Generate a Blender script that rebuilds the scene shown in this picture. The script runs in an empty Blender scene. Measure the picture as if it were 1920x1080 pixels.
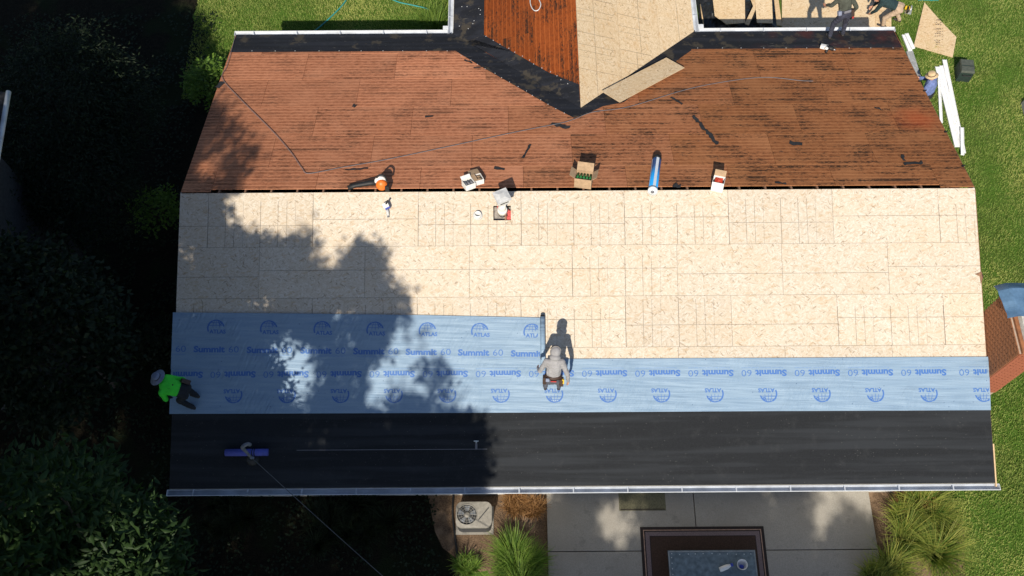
import bpy, bmesh, math, random
import numpy as np
from mathutils import Vector, Matrix, Euler, noise as mnoise
random.seed(7); rng = np.random.default_rng(7)
R_ = math.radians
scene = bpy.context.scene
COL = scene.collection

# ------------------------------------------------------------------ camera, sky, sun, exposure
ZR = 4.77                       # ridge height above the lawn
CF, CT, CYAW, CROLL = 1814.71, 0.442361386, -0.00358302387, -0.00366151357
CPOS = Vector((-1.587106, -11.7242538, 19.4650297 + ZR))
_rz = Matrix.Rotation(CYAW, 3, 'Z')
_f = _rz @ Vector((0, math.sin(CT), -math.cos(CT))); _u = _rz @ Vector((0, math.cos(CT), math.sin(CT))); _r = _rz @ Vector((1, 0, 0))
c_, s_ = math.cos(CROLL), math.sin(CROLL)
CR = c_*_r + s_*_u; CU = -s_*_r + c_*_u; CFW = _f
cam = bpy.data.cameras.new('camera'); camo = bpy.data.objects.new('camera', cam); COL.objects.link(camo)
cam.sensor_width = 36; cam.lens = CF*36/1920; cam.clip_start = 0.1; cam.clip_end = 2000
camo.matrix_world = Matrix.Translation(CPOS) @ Matrix((CR, CU, -CFW)).transposed().to_4x4()
scene.camera = camo
SUN_EL = R_(44.3); SUN_SH = Vector((0.200, 0.980, 0)).normalized()       # ground direction of the shadows
SUND = Vector((SUN_SH.x*math.cos(SUN_EL), SUN_SH.y*math.cos(SUN_EL), -math.sin(SUN_EL)))
w = bpy.data.worlds.new('World'); scene.world = w; w.use_nodes = True
nt = w.node_tree; bg = nt.nodes['Background']
sky = nt.nodes.new('ShaderNodeTexSky'); sky.sky_type = 'NISHITA'; sky.sun_disc = False; sky.ozone_density = 3.0
sky.sun_elevation = SUN_EL; sky.sun_rotation = math.atan2(-SUN_SH.x, -SUN_SH.y)
nt.links.new(sky.outputs[0], bg.inputs[0]); bg.inputs[1].default_value = 0.085
sl = bpy.data.lights.new('sun', 'SUN'); sl.energy = 4.7; sl.angle = R_(0.5); sl.color = (1, 0.925, 0.80)
so = bpy.data.objects.new('sun', sl); COL.objects.link(so); so.rotation_euler = SUND.to_track_quat('-Z', 'Y').to_euler(); so.location = (-6, -30, 40)
vs = scene.view_settings; vs.view_transform = 'Standard'; vs.look = 'None'; vs.exposure = 0.22; vs.gamma = 1

# ------------------------------------------------------------------ pixel helpers (photo 1920x1080)
def ray(px, py):
    return (CFW + CR*((px-960)/CF) - CU*((py-540)/CF)).normalized()
def G(px, py, z=0.0):
    d = ray(px, py); t = (z-CPOS.z)/d.z; return CPOS + d*t
def proj(P):
    d = Vector(P)-CPOS; z = d.dot(CFW)
    return 960+CF*d.dot(CR)/z, 540-CF*d.dot(CU)/z, z
class Frame:
    def __init__(s, o, x, n):
        s.o, s.x, s.n = Vector(o), Vector(x).normalized(), Vector(n).normalized(); s.y = s.n.cross(s.x)
    def P(s, a, b, h=0): return s.o + s.x*a + s.y*b + s.n*h
    def px(s, px, py, h=0):
        d = ray(px, py); t = (s.n.dot(s.o + s.n*h - CPOS))/s.n.dot(d); q = CPOS + d*t - s.o
        return (q.dot(s.x), q.dot(s.y))
    def W(s, px, py, h=0): a, b = s.px(px, py, h); return s.P(a, b, h)
    def M(s, a, b, h=0, rot=0):
        m = Matrix((s.x, s.y, s.n)).transposed().to_4x4(); m.translation = s.P(a, b, h)
        return m @ Matrix.Rotation(rot, 4, 'Z')
LH = 18.57/2; RUN = 6.4408; K = 0.32856; TH = math.atan(K); SN, CS = math.sin(TH), math.cos(TH); SL = RUN/CS
FR = Frame((0, 0, ZR), (1, 0, 0), (0, -SN, CS))        # local y: up slope (deck lies at y<0)
BK = Frame((0, 0, ZR), (1, 0, 0), (0, SN, CS))         # local y: down slope
WXL, WXR = -3.15, 3.633; WXM = (WXL+WXR)/2; WRISE = K*(WXR-WXL)/2; WZ = ZR-RUN*K+WRISE; WYA = RUN-(WXR-WXL)/2
WL = Frame((WXM, 0, WZ), (0, 1, 0), (-SN, 0, CS))      # local x = world y, local y down slope to the left
WR = Frame((WXM, 0, WZ), (0, -1, 0), (SN, 0, CS))
EZ = ZR-RUN*K

# ------------------------------------------------------------------ materials
MATS = {}
class N:
    def __init__(s, name):
        s.m = bpy.data.materials.new(name); s.m.use_nodes = True; s.t = s.m.node_tree; s.b = s.t.nodes['Principled BSDF']
    def node(s, ty, ins=None, **kw):
        n = s.t.nodes.new(ty)
        for k_, v in kw.items(): setattr(n, k_, v)
        for k_, v in (ins or {}).items(): s.set(n.inputs[k_], v)
        return n
    def set(s, sock, v):
        if hasattr(v, 'is_linked') or isinstance(v, bpy.types.NodeSocket): s.t.links.new(v, sock)
        else:
            if isinstance(v, tuple) and len(v) == 3 and sock.type == 'RGBA': v = (*v, 1)
            sock.default_value = v
    def math(s, op, a, b=0.0, c=0.0, clamp=False):
        n = s.t.nodes.new('ShaderNodeMath'); n.operation = op; n.use_clamp = clamp
        for i, v in enumerate((a, b, c)): s.set(n.inputs[i], v)
        return n.outputs[0]
    def mix(s, f, a, b, mode='MIX'):
        n = s.t.nodes.new('ShaderNodeMix'); n.data_type = 'RGBA'; n.blend_type = mode
        s.set(n.inputs[0], f); s.set(n.inputs[6], a); s.set(n.inputs[7], b); return n.outputs[2]
    def coord(s, which='Object'): return s.t.nodes.new('ShaderNodeTexCoord').outputs[which]
    def pos(s): return s.t.nodes.new('ShaderNodeNewGeometry').outputs['Position']
    def mapv(s, v, scale=(1, 1, 1), rot=(0, 0, 0), loc=(0, 0, 0)):
        if any(rot):
            q = s.t.nodes.new('ShaderNodeMapping'); s.set(q.inputs[0], v); q.inputs[2].default_value = rot; v = q.outputs[0]
        n = s.t.nodes.new('ShaderNodeMapping'); s.set(n.inputs[0], v); s.set(n.inputs[1], loc); n.inputs[3].default_value = scale
        return n.outputs[0]
    def noise(s, v, scale=5, detail=4, rough=.55, out=0):
        n = s.t.nodes.new('ShaderNodeTexNoise'); s.set(n.inputs['Vector'], v); n.inputs['Scale'].default_value = scale
        n.inputs['Detail'].default_value = detail; n.inputs['Roughness'].default_value = rough; return n.outputs[out]
    def voro(s, v, scale=5, out='Color', feature='F1'):
        n = s.t.nodes.new('ShaderNodeTexVoronoi'); n.feature = feature; s.set(n.inputs['Vector'], v); n.inputs['Scale'].default_value = scale; return n.outputs[out]
    def ramp(s, f, stops):
        n = s.t.nodes.new('ShaderNodeValToRGB'); s.set(n.inputs[0], f); e = n.color_ramp.elements
        while len(e) < len(stops): e.new(.5)
        for el, (p, c) in zip(e, stops): el.position = p; el.color = (*c, 1) if len(c) == 3 else c
        return n.outputs[0]
    def smooth(s, x, a, b): # smoothstep
        n = s.t.nodes.new('ShaderNodeMapRange'); n.interpolation_type = 'SMOOTHSTEP'; s.set(n.inputs[0], x); n.inputs[1].default_value = a; n.inputs[2].default_value = b; return n.outputs[0]
    def info(s, out): return s.t.nodes.new('ShaderNodeObjectInfo').outputs[out]
    def bump(s, h, strength=.3, dist=.01):
        n = s.t.nodes.new('ShaderNodeBump'); n.inputs['Strength'].default_value = strength; n.inputs['Distance'].default_value = dist
        s.set(n.inputs['Height'], h); s.t.links.new(n.outputs[0], s.b.inputs['Normal'])
    def col(s, c): s.set(s.b.inputs['Base Color'], c)
    def rough(s, r): s.set(s.b.inputs['Roughness'], r)
    def done(s, key): MATS[key] = s.m; return s.m
def plain(key, c, rough=.6, metal=0, var=.12, scale=14, bump=0, spec=None):
    n = N(key); v = n.coord(); f = n.noise(v, scale, 3)
    lo = tuple(max(0, x*(1-var*1.4)) for x in c); hi = tuple(min(1, x*(1+var*1.2)) for x in c)
    n.col(n.ramp(f, [(.3, lo), (.7, hi)])); n.rough(rough); n.b.inputs['Metallic'].default_value = metal
    if spec is not None: n.b.inputs['Specular IOR Level'].default_value = spec
    if bump: n.bump(n.noise(v, scale*2.5, 4), bump)
    return n.done(key)
def sep(n, v):
    q = n.t.nodes.new('ShaderNodeSeparateXYZ'); n.set(q.inputs[0], v); return q.outputs
def rndvec(n, mul=37.0):
    r = n.info('Random'); cx = n.t.nodes.new('ShaderNodeCombineXYZ')
    n.set(cx.inputs[0], n.math('MULTIPLY', r, mul)); n.set(cx.inputs[1], n.math('MULTIPLY', r, mul*2.3)); return r, cx.outputs[0]
def vadd(n, a, b):
    q = n.t.nodes.new('ShaderNodeVectorMath'); q.operation = 'ADD'; n.set(q.inputs[0], a); n.set(q.inputs[1], b); return q.outputs[0]

def mk_osb(key, base, lines=True):
    n = N(key); v = n.coord(); r, ro = rndvec(n); vv = vadd(n, v, ro)
    wob = n.noise(vv, 3.0, 2, .5, 1)
    cA = sep(n, n.voro(n.mapv(vv, (13, 46, 13), (0, 0, .35)), 1))[0]
    cB = sep(n, n.voro(n.mapv(vv, (14, 50, 14), (0, 0, -.75)), 1))[1]
    cC = sep(n, n.voro(n.mapv(vv, (12, 42, 12), (0, 0, 1.35)), 1))[2]
    sel = n.noise(vv, 9, 2)
    ch = n.mix(n.smooth(sel, .46, .54), cA, cB); ch = n.mix(n.smooth(n.noise(vv, 7.3, 2), .55, .6), ch, cC)
    chv = sep(n, ch)[0]
    c = n.ramp(chv, [(0, tuple(x*y for x, y in zip(base, (.78, .73, .68)))), (.25, tuple(x*y for x, y in zip(base, (.95, .93, .9)))), (.62, base), (.9, tuple(min(.9, x*y) for x, y in zip(base, (1.1, 1.13, 1.2))))])
    big = n.noise(vv, 1.1, 3)
    c = n.mix(n.math('MULTIPLY', n.smooth(big, .35, .75), .28), c, tuple(x*y for x, y in zip(base, (.98, .84, .66))))
    # dark strands
    d1 = sep(n, n.voro(n.mapv(vv, (13, 50, 13), (0, 0, -.55)), 1))[0]; d2 = sep(n, n.voro(n.mapv(vv, (12, 44, 12), (0, 0, .6)), 1))[1]
    d3 = sep(n, n.voro(n.mapv(vv, (13, 48, 13), (0, 0, 1.1)), 1))[2]
    dm = n.math('MAXIMUM', n.math('MULTIPLY', n.math('GREATER_THAN', d1, .993), .5), n.math('MAXIMUM', n.math('MULTIPLY', n.math('GREATER_THAN', d2, .988), .42), n.math('MULTIPLY', n.math('GREATER_THAN', d3, .993), .45)))
    c = n.mix(dm, c, (.19, .115, .06))
    tn = n.math('GREATER_THAN', sep(n, n.voro(n.mapv(vv, (9, 26, 9), (0, 0, -.2)), 1))[1], .93); c = n.mix(n.math('MULTIPLY', tn, .35), c, tuple(x*y for x, y in zip(base, (.8, .62, .42))))
    if lines:
        x, y, z = sep(n, v)
        def per(t, P, wd):
            f = n.math('FRACT', n.math('ADD', n.math('DIVIDE', t, P), .5))
            return n.math('LESS_THAN', n.math('MULTIPLY', n.math('ABSOLUTE', n.math('SUBTRACT', f, .5)), P), wd)
        l1 = n.math('MULTIPLY', per(n.math('ADD', x, -.0), .6096, .0055), .85)
        l2 = n.math('MULTIPLY', per(x, 1.2192, .007), 1.0)
        l3 = n.math('MULTIPLY', per(n.math('ADD', x, -.4064), 1.2192, .006), .9)
        l4 = n.math('MULTIPLY', per(n.math('ADD', x, -.8128), 1.2192, .005), .55)
        vert = n.math('MAXIMUM', n.math('MAXIMUM', l1, l2), n.math('MAXIMUM', l3, l4))
        vert = n.math('MULTIPLY', vert, n.smooth(n.math('ADD', y, n.math('MULTIPLY', r, .3)), 1.12, 1.10))
        vert = n.math('MULTIPLY', vert, n.math('GREATER_THAN', n.math('FRACT', n.math('MULTIPLY', r, 7.3)), .28))
        hor = n.math('MULTIPLY', n.math('LESS_THAN', n.math('ABSOLUTE', n.math('SUBTRACT', y, n.math('ADD', .5, n.math('MULTIPLY', n.math('GREATER_THAN', r, .55), .14)))), .006), .9)
        lm = n.math('MULTIPLY', n.math('MAXIMUM', vert, hor), n.math('ADD', .38, n.math('MULTIPLY', n.noise(vv, 3.5, 2), .6)))
        c = n.mix(lm, c, (.12, .09, .07))
    hs = n.t.nodes.new('ShaderNodeHueSaturation'); n.set(hs.inputs['Color'], c); n.set(hs.inputs['Value'], n.math('ADD', .93, n.math('MULTIPLY', r, .10)))
    n.col(hs.outputs[0]); n.rough(.75); n.b.inputs['Specular IOR Level'].default_value = .2; n.bump(chv, .25, .003); return n.done(key)
mk_osb('osb', (.625, .545, .44)); mk_osb('osb_tan', (.69, .535, .345)); mk_osb('osb_plain', (.67, .51, .32), False)

def mk_ply(key):
    n = N(key); v = n.coord(); r, ro = rndvec(n); vv = vadd(n, v, ro); oc = n.info('Color')
    x, y, z = sep(n, v)
    g = n.noise(n.mapv(vv, (7, 15, 1)), 1, 6, .72)
    c = n.mix(n.smooth(g, .3, .72), n.mix(1, oc, (.66, .60, .56), 'MULTIPLY'), n.mix(1, oc, (1.2, 1.22, 1.24), 'MULTIPLY'))
    patch = n.noise(vv, .9, 3); c = n.mix(n.math('MULTIPLY', n.smooth(patch, .42, .72), .5), c, n.mix(1, oc, (1.25, 1.4, 1.5), 'MULTIPLY'))
    # course lines left by the old shingles: one pale line each 5 inches, dark felt residue under it
    wy = n.math('ADD', y, n.math('MULTIPLY', n.noise(n.mapv(vv, (1.5, .2, 1)), 1, 2), .02))
    f = n.math('FRACT', n.math('DIVIDE', wy, .127))
    pale = n.math('MULTIPLY', n.smooth(f, .24, .12), n.math('ADD', .40, n.math('MULTIPLY', n.noise(n.mapv(vv, (3, 30, 1)), 1, 2), .6)))
    c = n.mix(pale, c, n.mix(1, oc, (1.6, 1.8, 1.95), 'MULTIPLY'))
    band = n.math('MULTIPLY', n.smooth(f, .98, .45), n.math('GREATER_THAN', f, .2))
    amt = n.info('Alpha')
    row = n.math('FLOOR', n.math('DIVIDE', wy, .127)); cx = n.t.nodes.new('ShaderNodeCombineXYZ'); n.set(cx.inputs[0], n.math('MULTIPLY', x, .55)); n.set(cx.inputs[1], n.math('MULTIPLY', row, 3.7)); n.set(cx.inputs[2], n.math('MULTIPLY', r, 50))
    rown = n.noise(cx.outputs[0], 1, 2)
    res = n.noise(n.mapv(vv, (9, 24, 1)), 1, 6, .78)
    thr = n.smooth(n.math('ADD', res, n.math('ADD', n.math('MULTIPLY', n.math('SUBTRACT', rown, .52), .5), n.math('MULTIPLY', n.math('SUBTRACT', n.noise(vv, 1.1, 3), .5), .5))), .49, .62)
    dark = n.math('MULTIPLY', n.math('MULTIPLY', thr, n.math('ADD', .45, n.math('MULTIPLY', band, .55))), amt)
    c = n.mix(n.math('MINIMUM', n.math('MULTIPLY', dark, 1.25), .9), c, (.024, .017, .012))
    spot = n.math('MULTIPLY', n.smooth(n.noise(vv, 4.5, 6, .75), .60, .68), .65); c = n.mix(n.math('MULTIPLY', spot, amt), c, (.035, .03, .028))
    fleck = n.math('MULTIPLY', n.smooth(n.noise(n.mapv(vv, (12, 34, 1)), 1, 4, .75), .60, .68), .5); c = n.mix(fleck, c, n.mix(1, oc, (.35, .3, .28), 'MULTIPLY'))
    pw = n.t.nodes.new('ShaderNodeVectorMath'); pw.operation = 'DISTANCE'; n.set(pw.inputs[0], n.mapv(n.pos(), (1, 1.4, 0))); rc = BK.W(1722, 222); pw.inputs[1].default_value = (rc.x, rc.y*1.4, 0)
    rd_ = n.math('MULTIPLY', n.smooth(n.math('ADD', pw.outputs['Value'], n.noise(n.pos(), 2.0, 4)), 1.45, .45), .38); c = n.mix(rd_, c, (.50, .075, .022))
    n.col(c); n.rough(.8); n.b.inputs['Specular IOR Level'].default_value = .15
    n.bump(n.math('SUBTRACT', g, n.math('MULTIPLY', dark, .6)), .3, .004); return n.done(key)
mk_ply('ply')

def mk_membrane(key, base, speck, scuff):
    n = N(key); v = n.pos(); f = n.noise(v, 130, 2, .8); c = n.ramp(f, [(.35, tuple(x*.5 for x in base)), (.6, base), (.72, speck)])
    b2 = n.noise(n.mapv(v, (.25, 5, 5)), 1, 3); c = n.mix(n.math('MULTIPLY', n.smooth(b2, .4, .65), .7), c, tuple(x*1.7 for x in base)); wn = n.voro(v, 17, 'Distance'); c = n.mix(n.math('MULTIPLY', n.math('LESS_THAN', wn, .10), n.math('GREATER_THAN', sep(n, n.voro(v, 17))[0], .8)), c, (.14, .14, .13))
    du = n.math('MULTIPLY', n.smooth(n.noise(v, 3.3, 6, .7), .52, .75), .25); c = n.mix(du, c, (.055, .056, .058))
    if scuff:
        s = n.noise(v, 2.2, 5, .62); c = n.mix(n.math('MULTIPLY', n.smooth(s, .54, .62), .75), c, (.066, .055, .040))
        s2 = n.noise(n.mapv(v, (3, 14, 3)), 1, 4, .6); c = n.mix(n.math('MULTIPLY', n.smooth(s2, .64, .70), .7), c, (.12, .11, .095))
        px, py, pz = sep(n, v)
        red = n.math('MULTIPLY', n.smooth(px, 4.2, 7.5), n.smooth(n.noise(v, 1.4, 3), .45, .7)); c = n.mix(n.math('MULTIPLY', red, .6), c, (.10, .022, .016))
    n.col(c); n.rough(.85); n.b.inputs['Specular IOR Level'].default_value = .25; n.bump(n.noise(v, 220, 2), .25, .003); return n.done(key)
mk_membrane('felt', (.0175, .0195, .0225), (.05, .053, .06), False); mk_membrane('felt_scuffed', (.014, .0155, .021), (.035, .037, .043), True)

def mk_blue():
    n = N('blue_sheet'); v = n.coord(); x, y, z = sep(n, v)
    f = n.noise(n.mapv(v, (1.2, 9, 1)), 1, 4); wv = n.noise(v, 90, 2)
    c = n.ramp(f, [(.3, (.20, .295, .405)), (.7, (.26, .36, .465))]); c = n.mix(n.math('MULTIPLY', wv, .18), c, (.30, .41, .56))
    # printed dotted nailing lines
    fy = n.math('ABSOLUTE', n.math('SUBTRACT', n.math('FRACT', n.math('DIVIDE', y, .2)), .5)); dots = n.math('LESS_THAN', fy, .02)
    dx = n.math('LESS_THAN', n.math('FRACT', n.math('DIVIDE', x, .095)), .25); c = n.mix(n.math('MULTIPLY', n.math('MULTIPLY', dots, dx), .5), c, (.10, .20, .40))
    edge = n.noise(n.mapv(v, (2, 40, 1)), 1, 3)
    sc = n.voro(n.mapv(v, (5, 5, 5)), 1, 'Distance'); c = n.mix(n.math('MULTIPLY', n.math('LESS_THAN', sc, .055), .8), c, (.05, .09, .18))
    n.col(c); n.rough(.5); n.b.inputs['Specular IOR Level'].default_value = .35
    wr = n.noise(n.mapv(v, (14, 2.2, 1), (0, 0, .42)), 1, 3, .5); wr2 = n.noise(n.mapv(v, (.8, 11, 1), (0, 0, .03)), 1, 2, .45)
    hh = n.math('ADD', n.math('MULTIPLY', n.math('MULTIPLY', wr, n.smooth(n.noise(v, .8, 2), .42, .62)), .9), n.math('MULTIPLY', wr2, .5)); n.bump(hh, .75, .05); return n.done('blue_sheet')
mk_blue()
plain('ink', (.055, .155, .43), .5, var=.05); plain('ink_light', (.14, .27, .52), .5, var=.05)

def mk_lawn():
    n = N('lawn'); v = n.pos(); a = n.noise(v, .45, 4); b = n.noise(v, 3.2, 4); c_ = n.noise(v, 26, 4, .7)
    c = n.ramp(c_, [(.25, (.04, .085, .012)), (.5, (.09, .18, .024)), (.75, (.17, .25, .05))])
    c = n.mix(n.math('MULTIPLY', n.smooth(a, .45, .7), .55), c, (.135, .150, .045)); c = n.mix(n.math('MULTIPLY', n.smooth(b, .58, .72), .45), c, (.155, .145, .060))
    n.col(c); n.rough(.9); n.b.inputs['Specular IOR Level'].default_value = .1; n.bump(n.noise(v, 40, 4, .7), 1, .05); return n.done('lawn')
mk_lawn()
def mk_soil():
    n = N('soil'); v = n.pos(); b = n.noise(v, 2.2, 4); c_ = n.noise(v, 30, 4, .7)
    c = n.ramp(c_, [(.3, (.07, .042, .024)), (.7, (.21, .135, .08))]); c = n.mix(n.math('MULTIPLY', n.smooth(b, .5, .65), .7), c, (.30, .20, .125))
    n.col(c); n.rough(.95); n.bump(c_, 1, .03); return n.done('soil')
mk_soil()
def mk_conc():
    n = N('concrete'); v = n.pos(); b = n.noise(v, .9, 4); c_ = n.noise(v, 50, 3, .7); st = n.noise(v, 2.7, 6, .7)
    c = n.ramp(c_, [(.3, (.24, .222, .19)), (.7, (.36, .335, .295))]); c = n.mix(n.math('MULTIPLY', n.smooth(b, .4, .7), .5), c, (.25, .225, .19)); c = n.mix(n.math('MULTIPLY', n.smooth(st, .58, .66), .4), c, (.15, .14, .125))
    n.col(c); n.rough(.9); n.bump(c_, .3, .01); return n.done('concrete')
mk_conc()
def mk_leaf(key, lo, hi, trans=.25):
    n = N(key); at = n.t.nodes.new('ShaderNodeAttribute'); at.attribute_name = 'shade'; c = n.ramp(at.outputs['Fac'], [(0, lo), (1, hi)])
    n.col(c); n.rough(.55); n.b.inputs['Specular IOR Level'].default_value = .25
    tr = n.t.nodes.new('ShaderNodeBsdfTranslucent'); n.set(tr.inputs[0], n.mix(1, c, (1.3, 1.5, .7), 'MULTIPLY')); mx = n.t.nodes.new('ShaderNodeMixShader'); mx.inputs[0].default_value = trans
    n.t.links.new(n.b.outputs[0], mx.inputs[1]); n.t.links.new(tr.outputs[0], mx.inputs[2]); n.t.links.new(mx.outputs[0], n.t.nodes['Material Output'].inputs[0]); return n.done(key)
mk_leaf('leaf_tall', (.018, .040, .010), (.055, .10, .022)); mk_leaf('leaf_shaded', (.006, .013, .006), (.018, .032, .013)); mk_leaf('leaf_large', (.013, .032, .009), (.045, .085, .024))  # darkest leaf colour carries the shade of the tall trees
mk_leaf('leaf_fern', (.006, .013, .006), (.022, .036, .014)); mk_leaf('leaf_bush', (.045, .105, .015), (.15, .25, .035))  # fern leaf likewise darkened to hold that shade
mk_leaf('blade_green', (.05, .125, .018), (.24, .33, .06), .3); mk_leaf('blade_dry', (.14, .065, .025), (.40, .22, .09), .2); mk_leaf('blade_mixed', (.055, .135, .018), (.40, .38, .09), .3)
mk_leaf('blade_lawn', (.105, .22, .022), (.46, .48, .15), .35); mk_leaf('blade_shaded', (.006, .013, .004), (.022, .032, .011), .2)  # last one: shaded copy of the blades, shade put into its colour
for key, c, r, kw in [('bark', (.035, .028, .022), .95, dict(var=.5, scale=9, bump=.8)), ('white_metal', (.66, .68, .70), .38, dict(var=.06)), ('gutter_inside', (.52, .55, .60), .42, dict(var=.16, scale=3)),
    ('siding', (.62, .60, .55), .6, dict()), ('trim_grey', (.30, .27, .24), .7, dict(var=.25)), ('rafter_wood', (.24, .13, .075), .85, dict(var=.3)), ('new_wood', (.62, .43, .24), .7, dict()), ('attic', (.05, .035, .028), .95, dict()),
    ('galvanised', (.58, .58, .57), .42, dict(var=.15, scale=8)), ('flue_white', (.74, .71, .65), .55, dict(var=.12)), ('pink_wool', (.62, .11, .10), .95, dict(var=.35, scale=30)), ('black', (.014, .014, .015), .6, dict()), ('black_rubber', (.02, .02, .022), .8, dict()),
    ('white_card', (.78, .76, .72), .7, dict(var=.05)), ('brown_card', (.40, .27, .16), .8, dict(var=.12)), ('orange', (.75, .17, .02), .45, dict(var=.08)), ('green_pack', (.03, .20, .055), .5, dict(var=.4, scale=30)), ('red_pack', (.55, .05, .02), .55, dict(var=.5, scale=25)),
    ('roll_blue', (.02, .30, .74), .35, dict(var=.05)), ('roll_white', (.72, .76, .80), .4, dict(var=.05)), ('noodle', (.085, .10, .42), .75, dict(var=.1)), ('grey_pipe', (.17, .17, .19), .5, dict()), ('steel', (.45, .46, .48), .35, dict(metal=.8)),
    ('wire', (.12, .125, .13), .6, dict()), ('hose_grey', (.17, .165, .18), .5, dict()), ('hose_teal', (.03, .26, .24), .5, dict()), ('skin', (.50, .25, .16), .6, dict(var=.06)), ('skin_light', (.58, .32, .23), .6, dict(var=.06)),
    ('hoodie', (.30, .292, .30), .9, dict(var=.12, scale=7, bump=.4)), ('pants_grey', (.075, .08, .10), .9, dict(var=.2, bump=.4)), ('neon', (.05, .66, .04), .85, dict(var=.08, scale=6, bump=.4)), ('pants_black', (.014, .016, .022), .9, dict(var=.25)),
    ('olive', (.060, .066, .050), .9, dict(var=.2, scale=7, bump=.4)), ('denim', (.035, .038, .060), .9, dict(var=.25)), ('khaki', (.43, .31, .215), .9, dict(var=.1, scale=7, bump=.4)), ('shirt_teal', (.014, .035, .038), .9, dict(var=.25)), ('chambray', (.15, .20, .42), .9, dict(var=.18, scale=8, bump=.5)),
    ('straw', (.60, .43, .25), .85, dict(var=.12, scale=40)), ('hat_grey', (.22, .25, .34), .9, dict(var=.12)), ('cap_blue', (.06, .09, .26), .85, dict()), ('leather', (.05, .026, .018), .6, dict(var=.3)), ('shoe', (.035, .03, .028), .7, dict()), ('sole', (.6, .6, .58), .7, dict()), ('red', (.50, .05, .045), .6, dict()),
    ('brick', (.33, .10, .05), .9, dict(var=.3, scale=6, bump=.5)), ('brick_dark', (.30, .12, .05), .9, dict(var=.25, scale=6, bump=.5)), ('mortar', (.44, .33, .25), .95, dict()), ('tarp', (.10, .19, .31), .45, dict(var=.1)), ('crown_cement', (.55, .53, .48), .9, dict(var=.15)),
    ('ac_beige', (.27, .25, .215), .6, dict(var=.12)), ('ac_dark', (.05, .052, .055), .6, dict()), ('blade_metal', (.22, .24, .27), .5, dict()), ('rug_dark', (.022, .015, .014), .95, dict(var=.3, scale=60)), ('rug_mauve', (.16, .12, .125), .95, dict(var=.2, scale=60)), ('rug_tan', (.36, .23, .17), .95, dict(var=.2)), ('rug_brown', (.045, .024, .016), .95, dict(var=.3, scale=40)),
    ('table_top', (.14, .18, .20), .28, dict(var=.25, scale=9)), ('mat_olive', (.135, .125, .075), .95, dict(var=.25, scale=40)), ('case_green', (.075, .085, .068), .6, dict(var=.15)), ('case_dark', (.02, .035, .03), .6, dict()), ('vinyl', (.82, .82, .82), .45, dict(var=.02)), ('plank_grey', (.30, .31, .31), .7, dict(var=.2)),
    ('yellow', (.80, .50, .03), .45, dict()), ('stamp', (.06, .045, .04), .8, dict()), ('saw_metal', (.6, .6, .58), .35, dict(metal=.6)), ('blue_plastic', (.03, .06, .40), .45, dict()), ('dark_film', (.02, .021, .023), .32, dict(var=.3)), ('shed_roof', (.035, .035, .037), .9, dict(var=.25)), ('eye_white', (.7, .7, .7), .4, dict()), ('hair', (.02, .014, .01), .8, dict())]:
    plain(key, c, r, **kw)

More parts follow.
